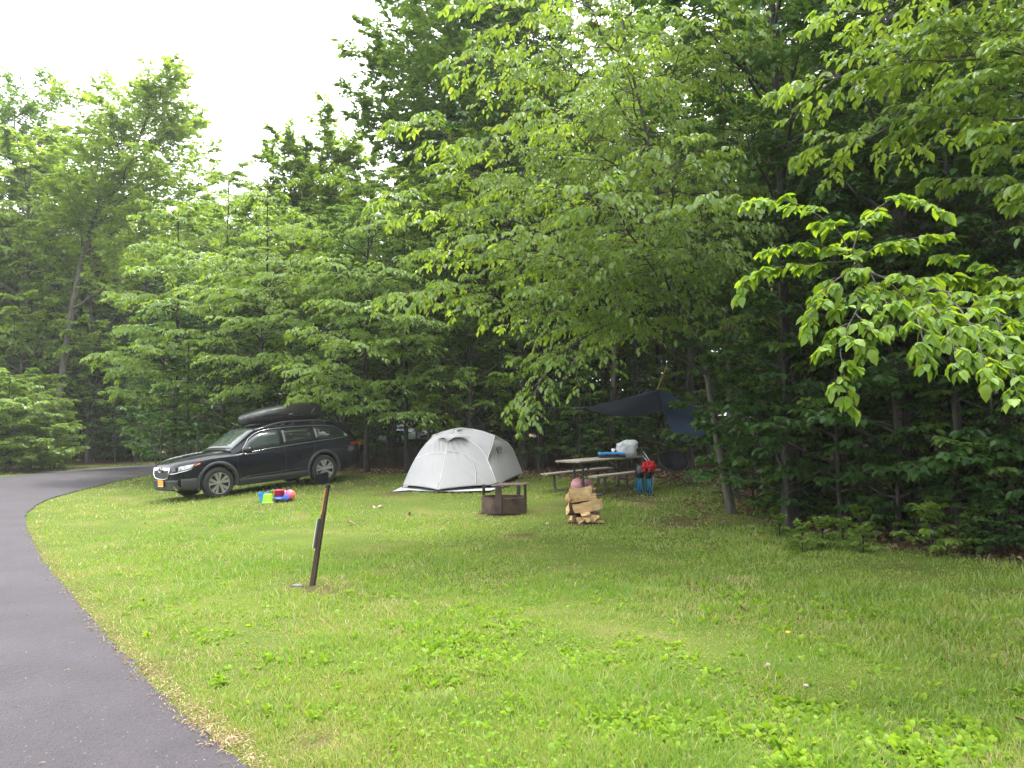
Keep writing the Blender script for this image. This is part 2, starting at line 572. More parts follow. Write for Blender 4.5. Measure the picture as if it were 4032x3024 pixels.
def add_tree(name, label, cat, base, wood, leaves, lsize, mat, bark, rng, group=None, hi=True, parts=0, wr=(.5, .62), stuff=False):
    """thing > trunk, crown (> the leaves that show largest)"""
    root = thing(name, label, cat, base, 0, group)
    b = np.asarray(base, float)
    wm = wood.mesh('trunk')
    wm.transform(Matrix.Translation(-Vector(b)))
    link('trunk', wm, bark, root)
    Po, A, Nn = leaves
    keep = np.ones(len(Po), bool)
    L = lsize * rng.uniform(.5, 1.3, len(Po)); W = rng.uniform(wr[0], wr[1], len(Po))
    chosen = []
    if parts:
        dist = np.linalg.norm(Po - np.array([0, 0, CAMZ]), axis=1) / (L / lsize)
        vis = (np.abs(Po[:, 0] / np.maximum(Po[:, 1], .1)) < .66) & (Po[:, 1] > .5) & ((Po[:, 2] - CAMZ) / np.maximum(Po[:, 1], .1) < .56)
        dist[~vis] = 1e9
        chosen = np.argsort(dist)[:parts]
        keep[chosen] = False
    v, f = leaf_geo(Po[keep] - b, A[keep], Nn[keep], L[keep], W[keep], hi)
    var = np.repeat(rng.uniform(0, 1, keep.sum()), 2)
    cm = fast_mesh('crown', v, f, var)
    crown = link('crown', cm, mat, root)
    if parts or stuff:
        crown['kind'] = 'stuff'
    for i in chosen:
        a, n_ = A[i], Nn[i]
        bn = np.cross(n_, a)
        mw = Matrix(((a[0], bn[0], n_[0], Po[i][0] - b[0]), (a[1], bn[1], n_[1], Po[i][1] - b[1]), (a[2], bn[2], n_[2], Po[i][2] - b[2]), (0, 0, 0, 1)))
        o = link('leaf', near_leaf_mesh(int(rng.integers(0, 18)), mat), None, crown)
        o.matrix_local = mw @ Matrix.Diagonal((L[i], L[i] * rng.uniform(.78, 1.12), L[i] * rng.uniform(.6, 1.8), 1))
    return root

def copy_thing(root, name, label, cat, loc, rotz, scale, group, zs=1.0):
    r = root.copy(); COL.objects.link(r)
    r.name = name
    r.location = loc; r.rotation_euler = (0, 0, rotz); r.scale = (scale, scale, scale * zs)
    tag(r, label, cat, group)
    for ch in root.children:
        c = ch.copy(); COL.objects.link(c); c.parent = r
    return r

# ================================================================== THE SETTING
rng = np.random.default_rng(7)
random.seed(7)

EDGE_Y = [-30, 0, 3, 6, 8, 9.5, 11, 13, 15, 17, 19, 21, 24]
EDGE_X = [10, 9.0, 8.4, 7.4, 6.8, 6.2, 5.3, 4.7, 4.5, 4.9, 4.9, 3.9, 3.0]
BACK_X = [-40, -14, -9, -6, -4, -2, 0, 2, 4, 8]
BACK_Y = [26, 25, 24.5, 23.2, 22.2, 21.8, 21.6, 21.0, 20.6, 20]
def right_edge(y): return np.interp(y, EDGE_Y, EDGE_X)
def back_edge(x): return np.interp(x, BACK_X, BACK_Y)

# road: right edge traced on the ground, left edge a road's width away
road_px = [(976, 3024), (850, 2924), (739, 2836), (630, 2732), (522, 2619), (415, 2503), (312, 2381), (203, 2253), (137, 2151), (100, 2060), (112, 2014), (182, 1969), (270, 1943), (333, 1927), (588, 1870)]
redge = [G(u, v)[:2] for (u, v) in road_px]
redge = [np.array([13.0, -7.5]), np.array([8.0, -4.6]), np.array([4.6, -2.0]), np.array([2.1, .3]), np.array([.4, 2.0])] + redge + [np.array([-13.4, 38.0]), np.array([-10.5, 48.0]), np.array([-4.0, 60.0])]
redge = smoothpath(np.array([[p[0], p[1], 0] for p in redge]), 240)
for _ in range(6):
    redge[1:-1] = .25 * redge[:-2] + .5 * redge[1:-1] + .25 * redge[2:]
tg = nrm(np.gradient(redge, axis=0)); nl = np.stack([-tg[:, 1], tg[:, 0], tg[:, 2] * 0], -1)
for _ in range(25):
    nl[1:-1] = nrm(.25 * nl[:-2] + .5 * nl[1:-1] + .25 * nl[2:])
RW = 5.0
ledge = redge + nl * RW

def road_dist(x, y):
    """signed distance to the road: negative on the road"""
    x = np.asarray(x, float).ravel(); y = np.asarray(y, float).ravel()
    c = (redge + ledge)[:, :2] / 2
    out = np.empty(len(x))
    for s in range(0, len(x), 20000):
        d = np.sqrt((x[s:s + 20000, None] - c[None, :, 0]) ** 2 + (y[s:s + 20000, None] - c[None, :, 1]) ** 2)
        out[s:s + 20000] = d.min(1) - RW / 2
    return out

def forest_amount(x, y):
    """0 on lawn and verge, 1 on the leaf-littered forest floor"""
    x = np.asarray(x, float); y = np.asarray(y, float)
    f = np.maximum(sst(-.5, .7, x - right_edge(y)), sst(-.6, .8, y - back_edge(x)))
    verge = sst(1.5, 4.0, road_dist(x, y).reshape(x.shape))
    left = (x < -9) & (y > 20)
    f = np.where(left, verge * sst(24, 28, y), f)
    return f

BARE = [(*G(u, v)[:2], r_) for (u, v, r_) in [(1240, 2318, .42), (1330, 1925, .40), (1550, 1948, .5), (2520, 1965, .6), (2420, 1935, .7), (1985, 2022, .62), (2300, 2062, .40), (2680, 2060, .7), (1250, 2915, .22),
        (2050, 2110, .35), (1450, 1905, .6), (2250, 1990, .5), (620, 2620, .2)]]
def bareness(x, y):
    b = np.zeros(np.shape(x))
    for bx, by, br in BARE:
        b = np.maximum(b, np.exp(-((x - bx) ** 2 + (y - by) ** 2) / (br * br)))
    return b

def terrain_mesh():
    xs = np.concatenate([[-240, -150, -80, -60], np.arange(-45, -9, .5), np.arange(-9, 8, .2), np.arange(8, 32.1, .5), [40, 60, 100, 160, 240]])
    ys = np.concatenate([[-240, -120, -60, -35], np.arange(-22, 2, .5), np.arange(2, 23, .2), np.arange(23, 52.1, .5), [56, 62, 70, 90, 140, 240]])
    X, Y = np.meshgrid(xs, ys, indexing='ij')
    Z = ground(X, Y)
    rd = road_dist(X, Y).reshape(X.shape)
    bump = .012 * np.sin(X * 1.7 + .6 * np.sin(Y * 1.1)) + .012 * np.sin(Y * 1.3 + X * .5)
    Z = Z + np.where(rd > .6, bump, 0) - np.where(rd < .3, .012, 0)
    v = np.stack([X, Y, Z], -1).reshape(-1, 3)
    n, m = X.shape
    i = np.arange(n - 1)[:, None] * m + np.arange(m - 1)[None]
    f = np.stack([i, i + m, i + m + 1, i + 1], -1).reshape(-1, 4)
    me = fast_mesh('ground', v, f, smooth=True)
    a = me.attributes.new('forest', 'FLOAT', 'POINT')
    wob = .35 * np.sin(X * 7 + 3 * np.sin(Y * 5)) * np.sin(Y * 6.3 + 2)
    bare = np.clip(bareness(X, Y) * (1.05 + wob) - .18, 0, 1) * .75
    a.data.foreach_set('value', np.maximum(forest_amount(X, Y), bare).ravel().astype(np.float32))
    return me

def ground_material():
    m, nt, out = new_mat('ground_soil')
    at = N(nt, 'ShaderNodeAttribute', attribute_name='forest')
    tc = N(nt, 'ShaderNodeTexCoord')
    def noise(sc, det=6):
        q = N(nt, 'ShaderNodeTexNoise'); q.inputs['Scale'].default_value = sc; q.inputs['Detail'].default_value = det
        nt.links.new(tc.outputs['Object'], q.inputs['Vector']); return q
    def ramp(src, cs):
        rp = N(nt, 'ShaderNodeValToRGB'); e = rp.color_ramp.elements
        e[0].position, e[0].color = cs[0][0], (*cs[0][1], 1)
        e[1].position, e[1].color = cs[-1][0], (*cs[-1][1], 1)
        for p_, c_ in cs[1:-1]:
            q = e.new(p_); q.color = (*c_, 1)
        nt.links.new(src, rp.inputs[0]); return rp
    lawn = ramp(noise(.9).outputs[0], [(.30, (.10, .115, .03)), (.45, (.095, .135, .026)), (.58, (.12, .155, .03)), (.70, (.17, .155, .065)), (.8, (.21, .175, .09))])
    lf = ramp(noise(60, 3).outputs[0], [(.3, (.45, .5, .4)), (.7, (1.2, 1.15, 1.1))])
    mul = N(nt, 'ShaderNodeMix', data_type='RGBA', blend_type='MULTIPLY'); mul.inputs[0].default_value = 1
    nt.links.new(lawn.outputs[0], mul.inputs[6]); nt.links.new(lf.outputs[0], mul.inputs[7])
    floor = ramp(noise(14, 8).outputs[0], [(.3, (.035, .024, .016)), (.5, (.08, .05, .032)), (.7, (.15, .10, .065))])
    mx = N(nt, 'ShaderNodeMix', data_type='RGBA')
    nt.links.new(at.outputs['Fac'], mx.inputs[0]); nt.links.new(mul.outputs[2], mx.inputs[6]); nt.links.new(floor.outputs[0], mx.inputs[7])
    b = N(nt, 'ShaderNodeBsdfPrincipled'); b.inputs['Roughness'].default_value = .95; b.inputs['Specular IOR Level'].default_value = .1
    nt.links.new(mx.outputs[2], b.inputs['Base Color'])
    bp = N(nt, 'ShaderNodeBump'); bp.inputs['Strength'].default_value = .7; bp.inputs['Distance'].default_value = .03
    nt.links.new(noise(45, 6).outputs[0], bp.inputs['Height']); nt.links.new(bp.outputs[0], b.inputs['Normal'])
    nt.links.new(b.outputs[0], out.inputs[0])
    return m

go = link('ground', terrain_mesh(), ground_material())
go['kind'] = 'structure'

def asphalt_material():
    m, nt, out = new_mat('asphalt')
    tc = N(nt, 'ShaderNodeTexCoord')
    def noise(sc, det=6, ro=.6):
        q = N(nt, 'ShaderNodeTexNoise'); q.inputs['Scale'].default_value = sc; q.inputs['Detail'].default_value = det; q.inputs['Roughness'].default_value = ro
        nt.links.new(tc.outputs['Object'], q.inputs['Vector']); return q
    vor = N(nt, 'ShaderNodeTexVoronoi'); vor.inputs['Scale'].default_value = 75
    nt.links.new(tc.outputs['Object'], vor.inputs['Vector'])
    r1 = N(nt, 'ShaderNodeValToRGB'); e = r1.color_ramp.elements
    e[0].position, e[0].color = .30, (.026, .021, .028, 1); e[1].position, e[1].color = .72, (.049, .041, .051, 1)
    nt.links.new(noise(1.1, 8).outputs[0], r1.inputs[0])
    r2 = N(nt, 'ShaderNodeValToRGB'); e = r2.color_ramp.elements
    e[0].position, e[0].color = .25, (.55, .55, .55, 1); e[1].position, e[1].color = .75, (1.5, 1.47, 1.5, 1)
    nt.links.new(noise(140, 3, .8).outputs[0], r2.inputs[0])
    mu = N(nt, 'ShaderNodeMix', data_type='RGBA', blend_type='MULTIPLY'); mu.inputs[0].default_value = 1
    nt.links.new(r1.outputs[0], mu.inputs[6]); nt.links.new(r2.outputs[0], mu.inputs[7])
    v2 = N(nt, 'ShaderNodeTexVoronoi'); v2.inputs['Scale'].default_value = 26; v2.inputs['Randomness'].default_value = 1
    nt.links.new(tc.outputs['Object'], v2.inputs['Vector'])
    lt = N(nt, 'ShaderNodeMath', operation='LESS_THAN'); lt.inputs[1].default_value = .11
    nt.links.new(v2.outputs['Distance'], lt.inputs[0])
    sx = N(nt, 'ShaderNodeSeparateColor'); nt.links.new(v2.outputs['Color'], sx.inputs[0])
    gt = N(nt, 'ShaderNodeMath', operation='GREATER_THAN'); gt.inputs[1].default_value = .62
    nt.links.new(sx.outputs[0], gt.inputs[0])
    an = N(nt, 'ShaderNodeMath', operation='MULTIPLY'); nt.links.new(lt.outputs[0], an.inputs[0]); nt.links.new(gt.outputs[0], an.inputs[1])
    chip = N(nt, 'ShaderNodeMix', data_type='RGBA'); chip.inputs[7].default_value = (.22, .20, .20, 1)
    nt.links.new(an.outputs[0], chip.inputs[0]); nt.links.new(mu.outputs[2], chip.inputs[6])
    b = N(nt, 'ShaderNodeBsdfPrincipled'); b.inputs['Roughness'].default_value = .62; b.inputs['Specular IOR Level'].default_value = .45
    nt.links.new(chip.outputs[2], b.inputs['Base Color'])
    bp = N(nt, 'ShaderNodeBump'); bp.inputs['Strength'].default_value = .65; bp.inputs['Distance'].default_value = .012
    nt.links.new(vor.outputs['Distance'], bp.inputs['Height'])
    b2 = N(nt, 'ShaderNodeBump'); b2.inputs['Strength'].default_value = .6; b2.inputs['Distance'].default_value = .03
    nt.links.new(noise(28, 5).outputs[0], b2.inputs['Height']); nt.links.new(bp.outputs[0], b2.inputs['Normal'])
    nt.links.new(b2.outputs[0], b.inputs['Normal'])
    nt.links.new(b.outputs[0], out.inputs[0])
    return m

M['asphalt'] = asphalt_material()
ws = np.linspace(0, 1, 11)
rp_ = redge[:, None] * (1 - ws)[None, :, None] + ledge[:, None] * ws[None, :, None]
jit = np.interp(np.arange(len(redge)), np.arange(len(redge)), rng.normal(0, .014, len(redge)))
rp_[:, 0] += nl * jit[:, None]
rp_[..., 2] = .028 * np.sin(np.pi * ws)[None] + .008
me = fast_mesh('road', rp_.reshape(-1, 3), MB().grid(rp_).f and np.array(MB().grid(rp_).f), smooth=True)
ro = link('road', me, M['asphalt']); ro['kind'] = 'structure'
# paler strip along the far edge of the bend
M['pale_asphalt'] = pmat('pale_asphalt', (.17, .16, .16), .85, 0, (.12, .112, .112), 5, .4, 60)
sel = (ledge[:, 1] > 32) & (ledge[:, 1] < 52)
sh = np.stack([ledge[sel] + nl[sel] * (-.55), ledge[sel] + nl[sel] * .5], 1); sh[..., 2] = .021
link('road_shoulder', fast_mesh('road_shoulder', sh.reshape(-1, 3), np.array(MB().grid(sh).f)), M['pale_asphalt'])['kind'] = 'structure'

# ------------------------------------------------------------------ lawn
def vnoise(x, y, s, seed):
    """smooth value noise"""
    g = np.random.default_rng(seed).uniform(0, 1, (257, 257))
    X = (np.asarray(x) / s + 101.3) % 256; Y = (np.asarray(y) / s + 57.7) % 256
    i, j = X.astype(int), Y.astype(int); fx, fy = X - i, Y - j
    fx = fx * fx * (3 - 2 * fx); fy = fy * fy * (3 - 2 * fy)
    i2, j2 = (i + 1) % 257, (j + 1) % 257
    return (g[i, j] * (1 - fx) + g[i2, j] * fx) * (1 - fy) + (g[i, j2] * (1 - fx) + g[i2, j2] * fx) * fy

POST = G(1230, 2306)
def scatter(n, dmin, dmax, amax=.80):
    """points round the viewpoint, thinning with distance (1/d^3 per area over 4 m)"""
    u = rng.uniform(0, 1, n)
    # pdf over d ~ d * d^-2.6
    k = -.6
    d = (dmin ** k + u * (dmax ** k - dmin ** k)) ** (1 / k)
    a = rng.uniform(-amax, amax, n)
    return d * np.sin(a), d * np.cos(a), d
def dryness(x, y):
    rd = road_dist(x, y)
    dry = .55 * np.exp(-np.maximum(rd, 0) / .22) + .30 * np.exp(-np.maximum(rd, 0) / 1.3)
    dry = np.maximum(dry, 1.0 * bareness(x, y) * (.75 + .5 * vnoise(x, y, .12, 14)))
    dry += .8 * np.clip(vnoise(x, y, .9, 11) * .6 + vnoise(x, y, .28, 12) * .4 - .50, 0, 1) * 2
    dry += .25 * sst(12, 18, y)
    return np.clip(dry, 0, 1)

def grass(n):
    x, y, d = scatter(n, 2.6, 46)
    rd = road_dist(x, y)
    fo = forest_amount(x, y)
    ok = (rd > -.03 - .05 * rng.uniform(0, 1, n)) & (rng.uniform(0, 1, n) > fo * 1.15)
    dr = dryness(x, y)
    ok &= rng.uniform(0, 1, n) > (dr - .5) * 1.7
    x, y, d, rd, dr = x[ok], y[ok], d[ok], rd[ok], dr[ok]
    n = len(x)
    z = ground(x, y) - .006
    clump = vnoise(x, y, .35, 3) * .6 + vnoise(x, y, 1.4, 4) * .4
    h = (.016 + .078 * clump ** 1.6) * rng.uniform(.45, 1.6, n) * (1 - .45 * np.clip(dr, 0, 1))
    h *= 1 + .35 * sst(3.5, 5.5, x) * (y < 12)
    w = np.maximum(.0036, .00105 * d) * rng.uniform(.6, 1.6, n)
    a = rng.uniform(0, 2 * np.pi, n)
    lean = rng.uniform(.15, 1.1, n) * h
    la = rng.uniform(0, 2 * np.pi, n)
    base = np.stack([x, y, z], -1)
    sd = np.stack([np.cos(a), np.sin(a), a * 0], -1) * (w / 2)[:, None]
    ld = np.stack([np.cos(la), np.sin(la), a * 0], -1)
    midp = base + ld * (lean * .35)[:, None] + UPV * (h * .6)[:, None]
    tip = base + ld * lean[:, None] + UPV * h[:, None]
    near = d < 9
    nn = near.sum()
    v1 = np.stack([base - sd, base + sd, midp + sd * .8, tip, midp - sd * .8], 1)[near].reshape(-1, 3)
    i = np.arange(nn)[:, None] * 5
    f1 = i + np.array([[0, 1, 2, 4]]); f2 = i + np.array([[4, 2, 3]])
    v2 = np.stack([base - sd * 1.15, base + sd * 1.15, tip], 1)[~near].reshape(-1, 3)
    f3 = np.arange((~near).sum())[:, None] * 3 + np.array([[0, 1, 2]]) + nn * 5
    var = np.clip(rng.uniform(0, .42, n) + .42 * (vnoise(x, y, .45, 5) - .38) + .25 * (vnoise(x, y, .10, 8) - .5) + .30 * (vnoise(x, y, 2.2, 6) - .5), 0, .58)
    dryb = rng.uniform(0, 1, n) < (.04 + .75 * dr)
    var = np.where(dryb, rng.uniform(.62, 1.05, n), var)
    # one attribute per face: near quads, near tips, far tris
    vv = np.concatenate([var[near], var[near], var[~near]])
    return fast_mesh('lawn_grass', np.vstack([v1, v2]), [f1, np.vstack([f2, f3])], vv)
g = link('lawn_grass', grass(520000), M['grass']); g['kind'] = 'stuff'; tag(g, 'mown green lawn grass with dry straw patches around the campsite', 'grass')

def rosettes(n):
    x, y, d = scatter(n, 2.5, 18, .75)
    rd = road_dist(x, y)
    patch_ = vnoise(x, y, .9, 21) * .5 + vnoise(x, y, .32, 22) * .5
    den = np.clip((patch_ - .38) * 3.2, 0, .95) * (.14 + .86 * sst(9.0, 5.0, y)) + .04
    den *= sst(.15, 1.0, rd) * (1 - forest_amount(x, y)) * (1 - .75 * sst(4, 6, x)) * (1 - .8 * np.clip(dryness(x, y) - .3, 0, 1))
    ok = rng.uniform(0, 1, n) < den
    x, y, d = x[ok], y[ok], d[ok]
    n = len(x); k = 6
    z = ground(x, y)
    sz = rng.uniform(.025, .068, n) * (1 - .2 * sst(6, 12, d))
    ph = rng.uniform(0, 6.28, n)
    a = ph[:, None] + np.arange(k)[None] * 2.4 + rng.normal(0, .4, (n, k))
    el = rng.uniform(.35, 1.35, (n, k))
    A = np.stack([np.cos(a) * np.cos(el), np.sin(a) * np.cos(el), np.sin(el)], -1).reshape(-1, 3)
    nn = UPV + rng.normal(0, .35, A.shape)
    nn = nrm(nn - A * (nn * A).sum(-1, keepdims=True))
    Po = np.repeat(np.stack([x, y, z], -1), k, 0) + rng.normal(0, .014, (n * k, 3)) * [1, 1, 0]
    L = np.repeat(sz, k) * rng.uniform(.6, 1.25, n * k)
    tv = np.array([[0, .06, 0], [.25, .30, .03], [.60, .48, .05], [.86, .30, .02], [1, 0, -.06], [.86, -.30, .02], [.60, -.48, .05], [.25, -.30, .03], [0, -.06, 0]])
    Wd = rng.uniform(.38, .66, n * k)
    Bn = np.cross(nn, A)
    v = Po[:, None] + L[:, None, None] * (tv[None, :, 0, None] * A[:, None] + tv[None, :, 1, None] * Wd[:, None, None] * Bn[:, None] + (tv[None, :, 2, None] - .22 * tv[None, :, 0, None] ** 2) * nn[:, None])
    i = np.arange(n * k)[:, None] * 9
    q4 = np.concatenate([i + np.array([[0, 8, 7, 1]]), i + np.array([[1, 7, 6, 2]]), i + np.array([[2, 6, 5, 3]])])
    q3 = i + np.array([[3, 5, 4]])
    var = np.clip(np.repeat(rng.uniform(.0, .9, n), k) + rng.normal(0, .28, n * k), 0, 1)
    return fast_mesh('broadleaf_weeds', v.reshape(-1, 3), [q4, q3], np.tile(var, 4), smooth=True)
w = link('broadleaf_weeds', rosettes(36000), M['weed']); w['kind'] = 'stuff'; tag(w, 'bright broad-leaved weeds growing through the lawn', 'weeds')

def clover(n):
    """small round clover leaves low in the grass"""
    x, y, d = scatter(n, 2.8, 13, .75)
    den = np.clip((vnoise(x, y, 1.1, 31) - .5) * 4, 0, 1) * sst(.15, .8, road_dist(x, y)) * (1 - forest_amount(x, y))
    ok = rng.uniform(0, 1, n) < den
    x, y = x[ok], y[ok]; n = len(x)
    Po = np.stack([x, y, ground(x, y) + rng.uniform(.02, .05, n)], -1)
    a = rng.uniform(0, 6.28, n)
    A = nrm(np.stack([np.cos(a), np.sin(a), rng.normal(0, .25, n)], -1))
    nn = UPV + rng.normal(0, .3, A.shape); nn = nrm(nn - A * (nn * A).sum(-1, keepdims=True))
    v, f = leaf_geo(Po, A, nn, rng.uniform(.014, .03, n), rng.uniform(.8, 1.1, n))
    return fast_mesh('clover', v, f, np.repeat(rng.uniform(0, .8, n), 2))
c_ = link('clover', clover(15000), M['weed']); c_['kind'] = 'stuff'; tag(c_, 'small clover leaves scattered low in the lawn', 'clover')

def litter(n):
    x = rng.uniform(-13, 16, n * 3); y = rng.uniform(5, 30, n * 3)
    fo = forest_amount(x, y)
    edge = np.exp(-((x - 4.3) ** 2 + (y - 15.6) ** 2) / 2.2) + np.exp(-((x - 2.9) ** 2 + (y - 20.5) ** 2) / 2.5) + .8 * np.exp(-((x - .3) ** 2 / 2 + (y - 21.2) ** 2))
    den = np.clip(fo * .8 * (y < 27) + edge * .6, 0, 1)
    ok = rng.uniform(0, 1, n * 3) < den
    ok &= (y < 24) & ((x > 4) | (y > 18.5) | (edge > .2))
    x, y = x[ok][:n], y[ok][:n]; n = len(x)
    Po = np.stack([x, y, ground(x, y) + rng.uniform(.004, .035, n)], -1)
    a = rng.uniform(0, 6.28, n)
    A = nrm(np.stack([np.cos(a), np.sin(a), rng.normal(0, .25, n)], -1))
    nn = UPV + rng.normal(0, .45, A.shape); nn = nrm(nn - A * (nn * A).sum(-1, keepdims=True))
    v, f = leaf_geo(Po, A, nn, rng.uniform(.06, .12, n), rng.uniform(.5, .8, n))
    return fast_mesh('leaf_litter', v, f, np.repeat(rng.uniform(0, 1, n), 2))
l_ = link('leaf_litter', litter(22000), M['dead_leaf']); l_['kind'] = 'stuff'; tag(l_, 'brown fallen leaves carpeting the forest floor', 'leaf litter')

def straw(n):
    """dry clippings along the asphalt edge and on the road"""
    s = rng.uniform(0, 1, n) ** 1.0
    i = np.interp(s, [0, 1], [40, 150])
    e = np.stack([np.interp(i, np.arange(len(redge)), redge[:, k]) for k in range(2)], -1)
    nv = np.stack([np.interp(i, np.arange(len(redge)), nl[:, k]) for k in range(2)], -1)
    off = rng.normal(-.04, .05, n)
    far = rng.uniform(0, 1, n) < .05
    off = np.where(far, rng.uniform(.1, 2.8, n), off)
    p = e + nv * off[:, None]
    z = np.where(off > 0, .014 + .028 * np.sin(np.pi * np.clip(off / RW, 0, 1)), rng.uniform(.006, .03, n))
    a = rng.uniform(0, 6.28, n)
    A = nrm(np.stack([np.cos(a), np.sin(a), rng.normal(0, .12, n)], -1)); A[far, 2] = 0
    v, f = leaf_geo(np.column_stack([p, z + .004]), A, np.tile(UPV, (n, 1)), rng.uniform(.015, .05, n), rng.uniform(.06, .18, n), False)
    return fast_mesh('straw', v, f, np.repeat(rng.uniform(.4, 1, n), 2))
M['straw'] = leafmat('straw', [(.22, .13, .06), (.38, .26, .13), (.52, .40, .24), (.60, .50, .34)], [(.2, .12, .05), (.3, .2, .1), (.4, .3, .2)], .2, .04)
s_ = link('straw', straw(2600), M['straw']); s_['kind'] = 'stuff'; tag(s_, 'dry straw and grit along the asphalt edge', 'straw')

# ================================================================== TREES
def proto_forest(seed, H, z0, rad, nl_, leaf, mat, bark, r0=.13, asc=.5, hang=.35, sec_step=.45, twig_n=5, leaf_n=6, hi=False, sec_len=1.15, lean=0.0, trunk_pow=1.0, iso=.28):
    rg = np.random.default_rng(seed)
    wd = Wood()
    n = 16
    t = np.linspace(0, 1, n)
    tr = np.stack([lean * H * t ** 1.5 + np.cumsum(rg.normal(0, .018 * H / 14, n)), np.cumsum(rg.normal(0, .018 * H / 14, n)), H * t], -1)
    tips = []
    for i in range(nl_):
        f = (i + rg.uniform(0, 1)) / nl_
        z = z0 + (H - z0) * f ** trunk_pow
        rr = rad * (np.sin(np.pi * min(1, .18 + .82 * f)) ** .6 + .12) * rg.uniform(.65, 1.1)
        a = i * 2.399 + rg.normal(0, .35)
        c = np.array([np.interp(z, tr[:, 2], tr[:, k]) for k in range(2)])
        tips.append([c[0] + rr * np.cos(a), c[1] + rr * np.sin(a), min(H * 1.03, z + rr * asc * rg.uniform(.3, 1.2))])
    for k in range(4):
        tips.append(tr[-1] + np.array([.3 * rad * math.cos(k * 1.7), .3 * rad * math.sin(k * 1.7), (.02 - .03 * k) * H + .2]))
    limbs = trunk_and_limbs(tr, r0, .02, tips, rg, wd, attach=asc + .15, rise=.06, sides=8)
    lv = foliage_on_limbs(limbs, rg, wd, sec_step, sec_len, .9, twig_n, .45, leaf_n, hang, .25, .12, wood_twigs=False, rmin=.004, iso=iso)
    Po, A, Nn = lv
    L = leaf * rg.uniform(.7, 1.25, len(Po))
    v, f = leaf_geo(Po, A, Nn, L, rg.uniform(.55, .75, len(Po)), hi)
    cm = fast_mesh('crown', v, f, np.repeat(rg.uniform(0, 1, len(Po)), 2)); cm.materials.append(mat)
    tm = wd.mesh('trunk'); tm.materials.append(bark)
    return (tm, cm, H)

def place(proto, name, label, cat, loc, rotz=0.0, scale=1.0, group=None, zs=1.0, tilt=(0, 0)):
    root = thing(name, label, cat, loc, rotz, group)
    root.rotation_euler = (tilt[0], tilt[1], rotz)
    root.scale = (scale, scale, scale * zs)
    link('trunk', proto[0], None, root)
    link('crown', proto[1], None, root)
    return root

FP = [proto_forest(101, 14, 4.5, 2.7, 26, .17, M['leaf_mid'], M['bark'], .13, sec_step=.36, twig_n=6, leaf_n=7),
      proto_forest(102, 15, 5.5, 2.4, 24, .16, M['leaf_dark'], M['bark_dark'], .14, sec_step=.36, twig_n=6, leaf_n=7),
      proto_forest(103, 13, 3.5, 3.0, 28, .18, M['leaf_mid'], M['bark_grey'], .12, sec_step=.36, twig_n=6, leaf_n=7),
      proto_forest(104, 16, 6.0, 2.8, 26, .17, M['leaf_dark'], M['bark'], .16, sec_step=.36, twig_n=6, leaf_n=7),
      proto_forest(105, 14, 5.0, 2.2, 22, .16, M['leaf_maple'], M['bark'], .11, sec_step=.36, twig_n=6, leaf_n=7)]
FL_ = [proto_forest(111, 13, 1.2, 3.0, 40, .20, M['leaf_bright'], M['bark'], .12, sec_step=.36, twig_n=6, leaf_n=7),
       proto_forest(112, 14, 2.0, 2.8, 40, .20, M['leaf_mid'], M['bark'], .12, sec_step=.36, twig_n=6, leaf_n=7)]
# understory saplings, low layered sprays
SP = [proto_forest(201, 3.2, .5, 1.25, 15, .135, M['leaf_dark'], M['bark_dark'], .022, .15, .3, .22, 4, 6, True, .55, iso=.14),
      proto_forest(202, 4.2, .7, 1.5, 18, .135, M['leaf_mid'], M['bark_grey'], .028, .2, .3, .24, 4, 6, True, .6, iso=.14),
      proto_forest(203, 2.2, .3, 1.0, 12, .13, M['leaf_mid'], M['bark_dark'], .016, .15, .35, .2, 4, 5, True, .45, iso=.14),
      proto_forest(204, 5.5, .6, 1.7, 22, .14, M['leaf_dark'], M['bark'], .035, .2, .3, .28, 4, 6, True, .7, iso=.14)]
TH_ = proto_forest(401, 8.0, .2, 2.6, 30, .34, M['leaf_mid'], M['bark'], .1, .25, .3, .5, 5, 6, False, 1.7, iso=.4, trunk_pow=1.25)
BU = proto_forest(402, 3.4, .15, 1.7, 34, .14, M['leaf_bright'], M['bark'], .05, .15, .4, .22, 5, 6, False, .8, iso=.12)
# low seedlings
SD_ = [proto_forest(301, .55, .12, .42, 8, .10, M['leaf_mid'], M['bark_dark'], .006, .2, .25, .12, 3, 4, True, .22, iso=.05),
       proto_forest(302, .9, .2, .55, 10, .11, M['leaf_dark'], M['bark_dark'], .008, .2, .25, .14, 3, 4, True, .26, iso=.05),
       proto_forest(303, .35, .08, .34, 7, .085, M['leaf_bright'], M['bark_dark'], .005, .2, .25, .10, 3, 4, True, .2, iso=.05)]

